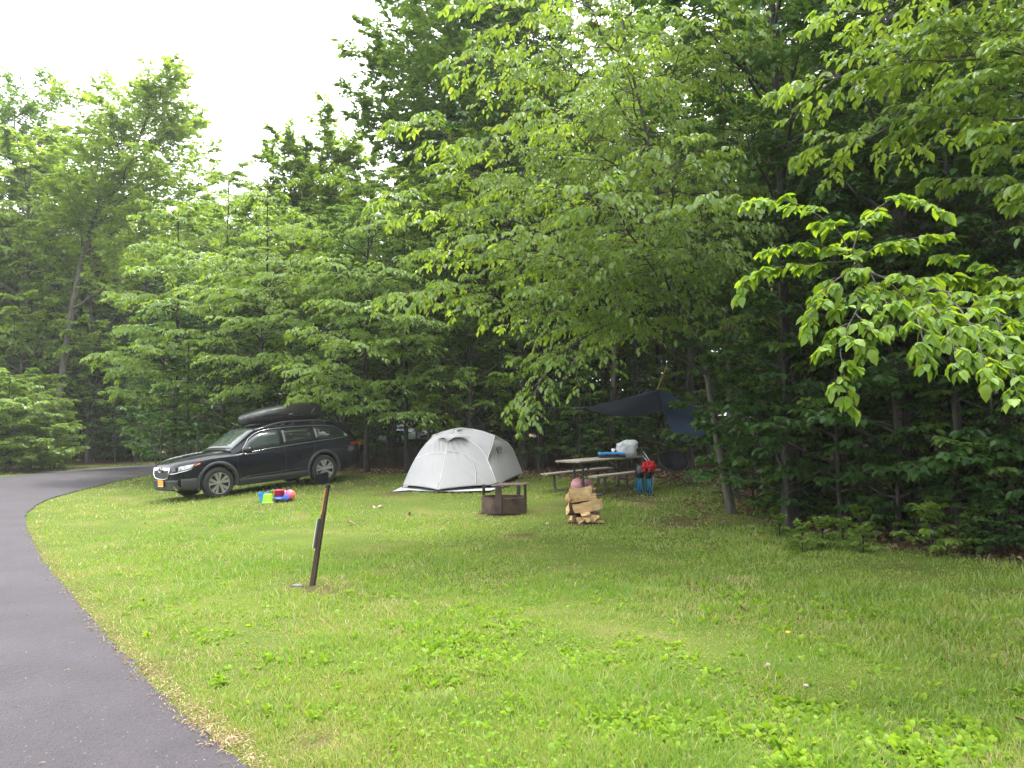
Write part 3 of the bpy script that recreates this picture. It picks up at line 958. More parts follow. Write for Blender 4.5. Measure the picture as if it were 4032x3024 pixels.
# ---- the arching tree in the middle: trunk at the edge of the lawn, limbs reaching over it towards the road
rg = np.random.default_rng(41)
wd = Wood()
tb = G(2882, 2024)
D0 = tb[1]
trunk = smoothpath([tb - UPV * .05, P(2852, 1866, D0), P(2828, 1744, D0), P(2805, 1602, D0), P(2768, 1385, D0 - .2), P(2700, 1250, D0 - .5), P(2640, 1080, D0 - .8), P(2590, 800, D0 - 1.2), P(2540, 500, D0 - 1.6), P(2470, 200, D0 - 2.0), P(2420, -150, D0 - 2.2)], 26)
tips = [P(*q) for q in [(1600, 1150, 11.6), (1560, 790, 11.4), (1650, 490, 11.2), (1840, 240, 11.0), (1960, 30, 10.8), (2250, -120, 10.4), (2300, 740, 9.8), (2690, 560, 10.2),
        (2780, 800, 9.8), (2950, 900, 12.4), (2800, 40, 10.6), (1950, 930, 10.6), (1800, 660, 11.4), (2150, 420, 10.2), (2450, 250, 10.2),
        (2100, 1130, 11.2), (1720, 980, 12.2), (2500, 1000, 10.8), (2980, 1250, 13.6), (2960, 500, 12.6), (3050, 150, 12.0), (2650, -200, 11.5),
        (2000, 700, 12.6), (2250, 950, 12.8), (2450, 600, 12.4), (2100, 200, 12.4), (2700, 1000, 12.0), (2050, -150, 11.6)]]
for i in range(10):
    a = rg.uniform(-.4, 2.2); z = rg.uniform(3.2, 8.5)
    c = np.array([np.interp(z, trunk[:, 2], trunk[:, k]) for k in range(2)])
    tips.append(np.array([c[0] + 2.2 * np.cos(a), c[1] + 2.2 * np.sin(a), z + .6]))
limbs = trunk_and_limbs(trunk, .094, .016, tips, rg, wd, attach=.28, rise=.10, sides=12)
for pts in ([(2768, 1385, D0 - .2), (2620, 1290, 14.0), (2450, 1262, 13.2), (2300, 1330, 12.5), (2180, 1420, 12.0), (2095, 1560, 11.8)],):
    lp = smoothpath([P(*q) for q in pts], 14)
    wd.add(*tube(lp, np.linspace(.03, .005, 14), 6)); limbs.append(lp)
lv = foliage_on_limbs(limbs, rg, wd, .18, 1.0, .95, 6, .42, 7, .8, .25, .24, iso=.05)
add_tree('beech_tree', 'tall arching tree with bright drooping leaves and a pale leaning trunk beside the picnic table', 'tree', tb, wd, lv, .098, M['leaf_bright'], M['bark_grey'], rg, parts=300)

# ---- near tree at the right: its trunk stands just outside the picture, its branches reach in
rg = np.random.default_rng(52)
wd = Wood()
nb = np.array([5.9, 7.2, 0.0])
trunk = smoothpath([nb, nb + [-.1, .1, 1.5], nb + [-.15, .15, 3.2], nb + [-.1, .1, 5.5], nb + [0, .2, 8.0]], 16)
branch = smoothpath([trunk[5], P(4330, 1150, 6.3), P(3950, 1180, 5.7), P(3620, 1130, 5.6), P(3430, 1075, 5.7), P(3350, 1010, 5.8)], 22)
wd.add(*tube(branch, np.linspace(.018, .007, 22), 7))
near_l = []
for (k, pts) in [(21, [(3290, 900, 5.8), (3130, 800, 5.8), (2990, 790, 5.7)]), (21, [(3400, 880, 5.8), (3520, 780, 5.8), (3640, 800, 5.7)]), (21, [(3200, 960, 5.9), (3080, 970, 6.0)]),
                 (20, [(3200, 1040, 5.9), (3000, 1060, 6.0), (2950, 1100, 6.0)]), (20, [(3480, 960, 5.9), (3650, 930, 6.0)]), (19, [(3380, 1200, 5.4), (3310, 1350, 5.2), (3330, 1500, 5.1)]),
                 (17, [(3500, 1230, 5.3), (3440, 1330, 5.2)]), (15, [(3600, 1230, 5.2), (3640, 1360, 5.0)]), (13, [(3720, 1260, 5.1), (3760, 1390, 4.9)]), (11, [(3820, 1280, 5.1), (3880, 1430, 4.8)]),
                 (9, [(3950, 1330, 5.0), (3990, 1490, 4.7)]), (7, [(4060, 1380, 5.2), (4100, 1480, 5.0)]), (19, [(3260, 1130, 5.5), (3200, 1230, 5.4)]), (14, [(3700, 1090, 5.9), (3830, 1100, 6.0)])]:
    lp = smoothpath([branch[k]] + [P(*q) for q in pts], 9)
    wd.add(*tube(lp, np.linspace(.007, .0025, 9), 5)); near_l.append(lp)
near_l.append(branch[5:])
near_l.append(smoothpath([branch[8], P(3900, 1060, 5.9), P(3760, 1010, 6.0)], 8)); near_l.append(smoothpath([branch[4], P(4150, 1100, 5.9), P(3990, 1090, 5.8)], 8))
lvA = foliage_on_limbs(near_l, rg, wd, .10, .30, .85, 3, .5, 5, .45, .15, .18, rmin=.0016)
up_l = []
for q in [(3500, 260, 7.6), (3700, 120, 7.4), (3850, 330, 7.0), (4000, 180, 6.8), (3300, 60, 8.0), (3950, 520, 6.9), (3650, 480, 7.8), (3150, 330, 8.4), (4100, 20, 7.0), (3450, -120, 7.6), (3800, -150, 7.0), (3780, 700, 7.8), (3250, 560, 8.6), (4100, 750, 6.8)]:
    tp = P(*q); z = tp[2] - .35
    st = np.array([np.interp(z, trunk[:, 2], trunk[:, k]) for k in range(3)])
    lp = limb_path(st, tp, rg, .12, 8); wd.add(*tube(lp, np.linspace(.02, .004, 8), 5)); up_l.append(lp)
lvB = foliage_on_limbs(up_l, rg, wd, .14, .75, .9, 5, .42, 6, .6, .3, .18, rmin=.0018)
wd.add(*tube(trunk, np.linspace(.10, .03, len(trunk)), 10))
nroot = add_tree('birch_tree', 'near tree reaching in from the right edge with large bright toothed leaves', 'tree', nb, wd, lvA, .086, M['leaf_near'], M['bark_grey'], rg, parts=300, wr=(.55, .68))
Po, A, Nn = lvB
v, f = leaf_geo(Po - nb, A, Nn, .098 * rg.uniform(.65, 1.25, len(Po)), rg.uniform(.5, .62, len(Po)))
link('upper_foliage', fast_mesh('upper_crown', v, f, np.repeat(rg.uniform(0, 1, len(Po)), 2)), M['leaf_bright'], nroot)['kind'] = 'stuff'

# ---- layered trees behind the car and the tent, sprays reaching over the lawn
def layered(name, label, base_px, dist, H, tips_px, extra, seed, mat, bark, r0=.10, leaf=.105, lean=(0, 0), group=None, spread=2.2):
    rg = np.random.default_rng(seed)
    wd = Wood()
    x = (base_px - 2016) / FPX * dist
    b = np.array([x, dist, float(ground(x, dist))])
    n = 16; t = np.linspace(0, 1, n)
    tr = b + np.stack([lean[0] * t + np.cumsum(rg.normal(0, .02, n)), lean[1] * t + np.cumsum(rg.normal(0, .02, n)), H * t], -1)
    tr[0] = b - UPV * .05
    tips = [P(*q) for q in tips_px]
    for i in range(extra):
        z = b[2] + H * rg.uniform(.22, 1.0); a = rg.uniform(0, 6.28)
        c = np.array([np.interp(z, tr[:, 2], tr[:, k]) for k in range(2)])
        rr = spread * rg.uniform(.5, 1.1) * (1.1 - .55 * (z - b[2]) / H)
        tips.append(np.array([c[0] + rr * np.cos(a), c[1] + rr * np.sin(a), z + .1 * rr]))
    for k in range(6):
        tips.append(tr[-1] + np.array([.55 * math.cos(k * 1.3), .55 * math.sin(k * 1.3), .25 - .16 * k]))
    limbs = trunk_and_limbs(tr, r0, .015, tips, rg, wd, attach=.16, rise=.10, sides=9)
    lv = foliage_on_limbs(limbs, rg, wd, .24, 1.05, .95, 6, .42, 7, .6, .25, .20, wood_twigs=False, iso=.06)
    return add_tree(name, label, 'tree', b, wd, lv, leaf, mat, bark, rg, group)

gL = 'layered young trees along the back of the lawn'
layered('beech_tree', 'layered beech with drooping sprays between the car and the tent', 1448, 22.6, 8.6,
        [(1180, 890, 20.5), (1250, 1290, 19.8), (1200, 1450, 19.6), (1215, 1560, 19.8), (1330, 1180, 19.4), (1420, 1350, 19.2), (1500, 870, 20.2), (1290, 1030, 19.6), (1360, 1540, 20.4), (1560, 1060, 20.0), (1480, 1230, 19.6)],
        16, 61, M['leaf_bright'], M['bark_dark'], .085, leaf=.112, group=gL)
layered('beech_tree', 'slim layered tree right behind the tent with sprays hanging above it', 1608, 22.4, 8.2,
        [(1590, 1620, 20.2), (1500, 1500, 20.4), (1560, 1330, 19.8), (1640, 1240, 19.6), (1780, 1500, 20.8), (1420, 1600, 20.4), (1700, 1000, 20.6), (1480, 1110, 20.6)],
        14, 62, M['leaf_bright'], M['bark_dark'], .08, leaf=.11, group=gL)
layered('beech_tree', 'broad layered tree with light green sprays rising above the roof box', 1010, 25.0, 9.4,
        [(870, 1010, 22.5), (980, 1140, 22.0), (930, 1250, 22.0), (1060, 900, 22.6), (1100, 1080, 21.8), (1130, 1230, 21.6), (760, 1130, 23.0), (1040, 1390, 22.4), (850, 1400, 22.6), (960, 1520, 23.0), (1160, 1010, 22.0), (1210, 1400, 22.0)],
        18, 63, M['leaf_bright'], M['bark_dark'], .10, leaf=.115, group=gL)
layered('beech_tree', 'pale green layered tree above the car bonnet beside the bend of the road', 690, 27.5, 9.6,
        [(470, 1150, 25.5), (520, 1280, 25.0), (420, 1390, 25.5), (500, 1540, 25.5), (600, 1050, 25.0), (680, 1180, 24.6), (620, 1370, 24.6), (760, 1300, 24.8), (700, 1500, 25.0), (560, 960, 26.0), (800, 1000, 25.0), (480, 1450, 25.4)],
        20, 64, M['leaf_bright'], M['bark_dark'], .10, leaf=.13, group=gL)
layered('beech_tree', 'loose layered tree left of centre with a pale yellow-green top', 880, 30.0, 12.0,
        [(740, 800, 28.5), (860, 700, 29), (980, 760, 28.5), (1060, 820, 28.5), (690, 930, 28.0), (930, 880, 28.0)],
        26, 65, M['leaf_bright'], M['bark'], .12, leaf=.13, group=gL, spread=3.0)

# ---- big maple over the middle, its crown filling the top of the picture
def maple(name, label, trunk_pts, r0, tips, seed, mat, bark, leaf=.14, extra=0, spread=3.0, zlo=.4, sec_step=.36, sec_len=1.3, hi=False, twig_n=6, leaf_n=7, group=None):
    rg = np.random.default_rng(seed)
    wd = Wood()
    tr = smoothpath(trunk_pts, 22)
    tips = [np.asarray(q) for q in tips]
    H = tr[-1, 2] - tr[0, 2]
    for i in range(extra):
        z = tr[0, 2] + H * rg.uniform(zlo, 1.0); a = rg.uniform(0, 6.28)
        c = np.array([np.interp(z, tr[:, 2], tr[:, k]) for k in range(2)])
        rr = spread * rg.uniform(.4, 1.1)
        tips.append(np.array([c[0] + rr * np.cos(a), c[1] + rr * np.sin(a), z + .5 * rr]))
    limbs = trunk_and_limbs(tr, r0, .03, tips, rg, wd, attach=.75, rise=.05, sides=10)
    lv = foliage_on_limbs(limbs, rg, wd, sec_step, sec_len, .8, twig_n, .42, leaf_n, .25, .15, .02, flat=.8, lift=.25, wood_twigs=False, rmin=.005, iso=.55)
    return add_tree(name, label, 'tree', tr[0] + UPV * .05, wd, lv, leaf, mat, bark, rg, group, hi=hi, wr=(.65, .85))

tb = P(2012, 1800, 26.0); tb[2] = float(ground(tb[0], tb[1])) - .05
maple('maple_tree', 'tall dark maple whose crown fills the top of the picture left of the centre', [tb, P(2010, 1400, 26), P(1980, 1000, 26), P(1900, 600, 26), P(1840, 150, 26), P(1800, -350, 26)], .17,
      [P(*q) for q in [(1400, 370, 25), (1430, 480, 25.5), (1420, 240, 25), (1480, 120, 24.5), (1550, 30, 25), (1640, -40, 25), (1560, 300, 23.5), (1600, 470, 24), (1700, 560, 24), (1500, 560, 26), (1650, 200, 23), (1750, 60, 23), (1750, 350, 23), (1850, 220, 23), (1900, -80, 24), (1480, 420, 27), (1530, 190, 27), (1700, -180, 25), (2000, 100, 24), (2050, 400, 25), (1980, 650, 25), (1820, 520, 24.5), (2150, 250, 25), (2150, 0, 25), (1600, 650, 26)]],
      71, M['leaf_mid'], M['bark'], .18, 40, 3.2, .5, .28, 1.4, twig_n=7, leaf_n=8)

tb = G(208, 1838); tb = np.array([P(208, 1813, 40)[0], 40.0, -.05])
maple('maple_tree', 'leaning maple with an open sparse crown on the far side of the road', [tb, P(232, 1600, 40), P(262, 1350, 40), P(310, 1080, 40), P(370, 860, 40), P(460, 740, 40), P(520, 620, 40), P(565, 500, 40), P(590, 420, 40)], .20,
      [P(*q) for q in [(370, 390, 40), (430, 440, 38), (690, 370, 40), (620, 390, 38), (750, 470, 40), (810, 610, 39), (830, 720, 40), (720, 660, 38), (560, 600, 37), (480, 540, 38), (300, 540, 40), (340, 620, 38), (260, 700, 40), (400, 760, 38), (620, 820, 38), (700, 880, 39), (320, 890, 39), (240, 960, 40), (480, 960, 38), (560, 1060, 38), (520, 450, 41), (660, 550, 41), (760, 780, 41), (580, 680, 41), (200, 1060, 41)]],
      72, M['leaf_bright'], M['bark_grey'], .22, 26, 3.4, .62, .32, 1.7, twig_n=7, leaf_n=7)
tb = np.array([P(60, 1800, 46)[0], 46.0, -.05])
maple('maple_tree', 'tall feathery tree at the left edge of the picture', [tb, P(60, 1400, 46), P(40, 900, 46), P(50, 640, 46), P(60, 430, 46)], .18,
      [P(*q) for q in [(30, 430, 46), (100, 440, 45), (160, 530, 46), (180, 670, 45), (10, 610, 45), (-40, 530, 46), (120, 755, 44), (0, 855, 45), (180, 915, 45), (-60, 755, 46), (90, 1055, 44), (170, 1205, 45), (20, 1255, 45), (-80, 1005, 46), (150, 695, 47)]],
      73, M['leaf_mid'], M['bark'], .23, 50, 2.6, .25, .36, 1.6, twig_n=7, leaf_n=7)
tb = np.array([P(1270, 1750, 34)[0], 34.0, .75])
maple('cherry_tree', 'dense round-topped tree standing alone against the white sky left of centre', [tb, P(1270, 1300, 34), P(1265, 900, 34), P(1260, 740, 34), P(1265, 600, 34)], .15,
      [P(*q) for q in [(1180, 610, 34), (1220, 570, 33.5), (1290, 565, 34), (1350, 610, 34), (1390, 670, 34), (1400, 770, 33.5), (1150, 680, 33.5), (1080, 750, 34), (1070, 830, 33.5), (1120, 870, 33), (1230, 710, 32.5), (1320, 730, 32.5), (1380, 870, 33), (1250, 850, 32), (1150, 935, 32.5), (1340, 935, 32.5), (1240, 995, 32), (1060, 920, 34), (1440, 830, 34), (1450, 950, 33.5), (1300, 660, 35), (1210, 660, 35), (1180, 790, 35), (1350, 790, 35)]],
      74, M['leaf_bright'], M['bark'], .18, 38, 2.3, .42, .20, 1.0, twig_n=8, leaf_n=8)

# ---- the woods behind: every tree a thing of its own, heights kept under the photographed skyline
SKU = [-900, -100, 0, 200, 300, 450, 700, 830, 950, 1050, 1200, 1390, 1480, 1600, 2016, 5200]
SKV = [200, 280, 330, 520, 420, 420, 520, 700, 790, 800, 800, 780, 620, 420, -100, -300]
def max_height(x, y, spread=2.2):
    d = math.hypot(x, y)
    us = [2016 + FPX * (x + dx) / y for dx in (-spread, 0, spread)]
    v = max(np.interp(u, SKU, SKV) for u in us)
    return CAMZ + (1708 - v) / FPX * y - float(ground(x, y)) - .3

rg = np.random.default_rng(99)
PLACED = [(-.1, 26.0), (-4.2, 22.6), (-3.0, 22.4), (-8.3, 25.0), (-8.6, 34.0)]
def woods(x0, x1, y0, y1, step, cond, name, label, cat, group, hrange, protos, keep=1.0):
    k = 0
    for gx in np.arange(x0, x1, step):
        for gy in np.arange(y0, y1, step):
            x, y = gx + rg.uniform(-.42, .42) * step, gy + rg.uniform(-.42, .42) * step
            if rg.uniform() > keep or not cond(x, y):
                continue
            if any((x - a) ** 2 + (y - b) ** 2 < 1.3 for a, b in PLACED):
                continue
            pr = protos[int(rg.integers(0, len(protos)))]
            h = min(rg.uniform(*hrange), max_height(x, y))
            if h < 2.5:
                continue
            s = h / pr[2]
            s = max(s, .5)
            zs = (h / pr[2]) / s
            place(pr, name, label, cat, (x, y, float(ground(x, y)) - .06), rg.uniform(0, 6.28), s, group, zs, (rg.normal(0, .02), rg.normal(0, .02)))
            PLACED.append((x, y)); k += 1
    return k
inview = lambda x, y, m=4.0: abs(x) < .68 * y + m
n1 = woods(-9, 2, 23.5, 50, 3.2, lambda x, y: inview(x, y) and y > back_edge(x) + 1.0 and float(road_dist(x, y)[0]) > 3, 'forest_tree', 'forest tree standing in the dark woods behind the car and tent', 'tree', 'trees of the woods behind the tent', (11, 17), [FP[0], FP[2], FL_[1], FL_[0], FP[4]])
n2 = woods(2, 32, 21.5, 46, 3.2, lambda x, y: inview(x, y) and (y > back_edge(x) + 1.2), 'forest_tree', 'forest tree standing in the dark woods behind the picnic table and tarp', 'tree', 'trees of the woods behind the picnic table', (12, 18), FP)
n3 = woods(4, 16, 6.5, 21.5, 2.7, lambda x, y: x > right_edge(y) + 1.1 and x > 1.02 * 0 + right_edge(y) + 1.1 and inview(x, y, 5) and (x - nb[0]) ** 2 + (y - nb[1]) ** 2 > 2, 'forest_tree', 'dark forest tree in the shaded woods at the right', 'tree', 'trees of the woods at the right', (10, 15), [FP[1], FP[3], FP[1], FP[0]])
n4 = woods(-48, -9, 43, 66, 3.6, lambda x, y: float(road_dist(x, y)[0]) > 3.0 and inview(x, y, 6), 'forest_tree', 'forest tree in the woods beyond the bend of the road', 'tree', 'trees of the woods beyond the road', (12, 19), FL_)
print('forest trees', n1, n2, n3, n4)

# trunks that can be told apart between the tent and the tarp
for i, (u, d, pr, sc, lab) in enumerate([
        (1990, 24.6, FP[1], 1.0, 'thick dark trunk with a lean, directly behind the right end of the tent'),
        (2062, 23.6, FP[3], .9, 'thick brown trunk beside the dark leaning one behind the tent'),
        (1745, 23.4, FP[1], .62, 'thin dark trunk standing behind the top of the tent'),
        (1540, 26.5, FP[0], .75, 'thin trunk in the gap between the car and the tent'),
        (1690, 23.0, FP[0], .55, 'very thin dark stem just left of the tent top'),
        (2500, 24.0, FP[1], .7, 'thin dark trunk seen under the tarp'),
        (3100, 13.2, FP[1], .95, 'stout dark trunk in the shade right of the leaning pale trunk'),
        (3560, 12.2, FP[3], .9, 'broad dark trunk in the deep shade at the right'),
        (3335, 15.5, FP[2], 1.05, 'pale grey trunk rising among the leaves at the upper right'),
        (2880, 17.5, FP[2], .95, 'pale slender trunk behind the leaning tree')]):
    x = (u - 2016) / FPX * d
    place(pr, 'forest_tree', lab, 'tree', (x, d, float(ground(x, d)) - .06), i * 1.3, sc, 'woodland trunks one can tell apart')

# shrubs and saplings
def bush(pr, u, d, sc, label, group, name='sapling', rot=None, v=None):
    x = (u - 2016) / FPX * d
    place(pr, name, label, 'sapling' if name == 'sapling' else 'shrub', (x, d, float(ground(x, d)) - .03), rg.uniform(0, 6.28) if rot is None else rot, sc, group)
for u, d, s_, p_ in [(30, 32.0, 1.1, 1), (130, 33.5, .95, 1), (-70, 31.5, 1.15, 1), (100, 35.0, 1.2, 3), (-20, 35, 1.2, 3), (190, 35.5, .75, 2), (225, 36.0, .5, 2)]:
    bush(BU, u, d, s_, 'bright leafy shrub across the road at the left edge', 'shrubs across the road', 'shrub')
for u, d, s_, p_ in [(380, 44, 1.5, 3), (460, 43, 1.3, 3), (540, 42, 1.2, 3), (620, 40, 1.3, 1), (320, 46, 1.6, 3), (700, 36, 1.4, 3), (780, 33, 1.3, 3), (560, 47, 1.8, 3), (430, 48, 1.9, 3), (300, 49, 1.8, 3)]:
    bush(SP[p_], u, d, s_, 'dark sapling at the forest edge beyond the bend of the road', 'saplings beyond the bend')
for u, d, s_, p_ in [(640, 26.5, 1.0, 1), (740, 26.0, 1.0, 3), (840, 25.5, .9, 1), (930, 26.0, 1.0, 3), (1060, 25.0, .8, 0), (1180, 26.5, .9, 3), (1300, 25.0, .8, 0), (1400, 25.5, .9, 1), (1530, 24.5, .8, 0), (1020, 28, 1.1, 3), (1250, 29, 1.2, 3), (1380, 30, 1.2, 1)]:
    bush(SP[p_], u, d, s_, 'sapling in the shade behind the parked black car', 'saplings behind the car')
for u, d, s_, p_ in [(2120, 23.2, .75, 1), (2200, 22.6, .7, 0), (2280, 22.3, .65, 1), (2360, 22.4, .7, 0), (2440, 22.8, .7, 2), (2530, 22.6, .6, 0), (2620, 23.0, .7, 1), (2160, 25, .9, 3), (2330, 26, 1.0, 3), (2480, 26, 1.0, 1), (2600, 25.5, 1.0, 3), (2720, 24, .9, 0), (2010, 24, .6, 2), (1900, 24.5, .7, 0), (1830, 25.5, .8, 0)]:
    bush(SP[p_], u, d, s_, 'leafy sapling at the edge of the woods behind the picnic table', 'saplings behind the picnic table')
for u, d, s_, p_ in [(2850, 17.0, .5, 2), (2960, 15.2, .8, 0), (3040, 14.6, .75, 0), (3120, 14.0, .9, 1), (3220, 13.3, .85, 0), (3330, 12.8, .8, 0), (3440, 12.5, 1.0, 1), (3550, 12.0, .75, 0), (3660, 12.1, .9, 0), (3780, 11.4, .7, 0), (3900, 11.1, .8, 1), (4020, 10.8, .75, 0), (3150, 15, 1.2, 3), (3350, 14, 1.2, 3), (3560, 13.5, 1.2, 3), (3800, 12.5, 1.2, 3), (4000, 12, 1.2, 3), (3000, 16.5, 1.1, 3), (3700, 15.5, 1.4, 3), (3450, 16.5, 1.5, 3), (3090, 12.9, .95, 3), (3300, 12.6, 1.05, 3), (3520, 11.8, 1.0, 3), (3750, 11.2, 1.0, 3), (3950, 11.6, 1.1, 3)]:
    bush(SP[p_], u, d, s_, 'shaded sapling under the trees at the right', 'saplings in the shade at the right')
sd = []
for i in range(24):
    y = rg.uniform(9.4, 15.6); x = right_edge(y) + rg.uniform(-.1, 1.1)
    sd.append((x, y))
for i, (x, y) in enumerate(sd):
    place(SD_[int(rg.integers(0, 3))], 'seedling', 'low leafy seedling at the shaded edge of the lawn', 'seedling', (x, y, float(ground(x, y)) - .01), rg.uniform(0, 6.28), rg.uniform(.6, 1.15), 'seedlings along the shaded lawn edge')
for (u, v, s_) in [(3160, 2170, .65), (3240, 2160, .7), (3320, 2150, .65), (3400, 2180, .6), (3070, 2120, .6)]:
    p = G(u, v)
    place(SD_[2], 'seedling', 'yellow-green seedling catching light in front of the dark undergrowth', 'seedling', p - UPV * .01, u * .1, s_, 'yellow-green seedlings at the lawn edge')

# far wood that reads as one mass behind the nearer trunks
def mass(name, label, spots, proto, mat, squash=0.0):
    vs, fs, off = [], [], 0
    me_ = proto[1]
    co0 = np.empty(len(me_.vertices) * 3, np.float32); me_.vertices.foreach_get('co', co0); co0 = co0.reshape(-1, 3)
    li = np.empty(len(me_.loops), np.int32); me_.loops.foreach_get('vertex_index', li)
    k = me_.polygons[0].loop_total
    for (x, y, s_, zs_) in spots:
        a = rg.uniform(0, 6.28); c_, n_ = math.cos(a), math.sin(a)
        co = co0.copy()
        co[:, 2] -= squash
        q = np.stack([(co[:, 0] * c_ - co[:, 1] * n_) * s_ + x, (co[:, 0] * n_ + co[:, 1] * c_) * s_ + y, co[:, 2] * s_ * zs_ + float(ground(x, y))], -1)
        vs.append(q); fs.append(li.reshape(-1, k) + off); off += len(q)
    fs = np.vstack(fs)
    o = link(name, fast_mesh(name, np.vstack(vs), fs, rg.uniform(0, 1, len(fs))), mat)
    o['kind'] = 'stuff'; tag(o, label, 'woods')
    return o
spots = []
for gx in np.arange(-50, 52, 3.0):
    for gy in (47, 53):
        x, y = gx + rg.uniform(-1.2, 1.2), gy + rg.uniform(-2, 2) + (3 if gx < -8 else 0)
        if not inview(x, y, 6) or float(road_dist(x, y)[0]) < 2.5:
            continue
        h = min(rg.uniform(8, 12), max_height(x, y, 3.5))
        if h > 3:
            spots.append((x, y, 1.35, h / 10.8))
mass('far_woodland', 'far green woodland closing the view between the trunks', spots, TH_, M['leaf_mid'])
spots = []
for i in range(26):  # unseen woods behind the camera for the car's reflections, kept low for light
    a = math.pi * (.98 + 1.02 * (i + rg.uniform(0, .8)) / 26)
    rr_ = rg.uniform(17, 27)
    x, y = rr_ * math.cos(a), rr_ * math.sin(a)
    if float(road_dist(x, y)[0]) > 2:
        spots.append((x, y, 1.25, .70))
for i in range(22):  # unseen woods off to the right, added to block sky light from the side
    x, y = rg.uniform(10.5, 20), rg.uniform(-6, 15)
    if x > .70 * y + 5.5:
        spots.append((x, y, 1.3, 1.25))
mass('woodland', 'unseen woodland behind and right of the viewpoint, added for shade and reflections', spots, TH_, M['leaf_dark'])

# screen of saplings that half hides the vehicles in the woods
for u, d, s_, p_ in [(1480, 31, 1.1, 1), (1560, 30, 1.0, 3), (1640, 31, 1.0, 1), (1720, 32, .75, 1), (1600, 33, 1.2, 3), (1330, 33, 1.2, 3), (1450, 34, 1.1, 1)]:
    bush(SP[p_], u, d, s_, 'sapling deep in the woods in front of the half hidden vehicles', 'saplings in front of the hidden vehicles')
# thin summer haze
hz = MB().box((0, 0, 12.5), (490, 490, 28.5)).build('haze', None)
m, nt, out = new_mat('haze')
pv_ = N(nt, 'ShaderNodeVolumePrincipled')
pv_.inputs['Color'].default_value = (.96, .98, 1, 1)
pv_.inputs['Density'].default_value = .0006
pv_.inputs['Anisotropy'].default_value = .2
nt.links.new(pv_.outputs[0], out.inputs['Volume'])
hz.data.materials.clear(); hz.data.materials.append(m)
hz['kind'] = 'stuff'; tag(hz, 'thin summer haze in the air', 'haze')

# ================================================================== OBJECTS
def bvh_of(o):
    dg = bpy.context.evaluated_depsgraph_get()
    return BVHTree.FromObject(o, dg)

def contact_frame(x, y):
    return np.array([x, y, float(ground(x, y))])

M['tyre'] = pmat('tyre', (.022, .022, .024), .85, 0, (.014, .014, .015), 30, .3, 90)
M['rim'] = pmat('rim', (.50, .50, .49), .34, .75, (.40, .40, .40), 10)
M['rim_dark'] = pmat('rim_dark', (.018, .018, .02), .5, .2)
M['cladding'] = pmat('cladding', (.035, .036, .040), .62, 0, (.028, .029, .032), 60, .15, 200)
M['chrome'] = pmat('chrome', (.62, .62, .63), .16, 1.0, (.55, .55, .56), 4)
M['glass_dark'] = pmat('glass_dark', (.010, .012, .013), .04, 0, (.012, .014, .015), 4, spec=.7)
M['glass_front'] = pmat('glass_front', (.045, .060, .056), .04, 0, (.030, .040, .040), 3, spec=.7)
M['lamp_clear'] = pmat('lamp_clear', (.50, .51, .53), .12, .3, (.22, .225, .235), 18, spec=.7)
M['lamp_amber'] = pmat('lamp_amber', (.72, .17, .03), .25, 0, (.5, .10, .02), 25)
M['lamp_red'] = pmat('lamp_red', (.20, .012, .012), .2, 0, (.12, .008, .01), 25)
M['plate_orange'] = pmat('plate_orange', (.75, .36, .04), .5, 0, (.66, .29, .03), 14)
M['white_plastic'] = pmat('white_plastic', (.75, .75, .73), .45, 0, (.66, .66, .64), 9)
M['black_plastic'] = pmat('black_plastic', (.018, .018, .020), .5, 0, (.012, .012, .013), 14)
M['box_black'] = pmat('box_black', (.016, .016, .018), .30, 0, (.012, .012, .014), 20, .05, 200, spec=.5)

def interp_tab(tab, x):
    tab = sorted(tab)
    return np.interp(x, [r[0] for r in tab], [r[1] for r in tab])

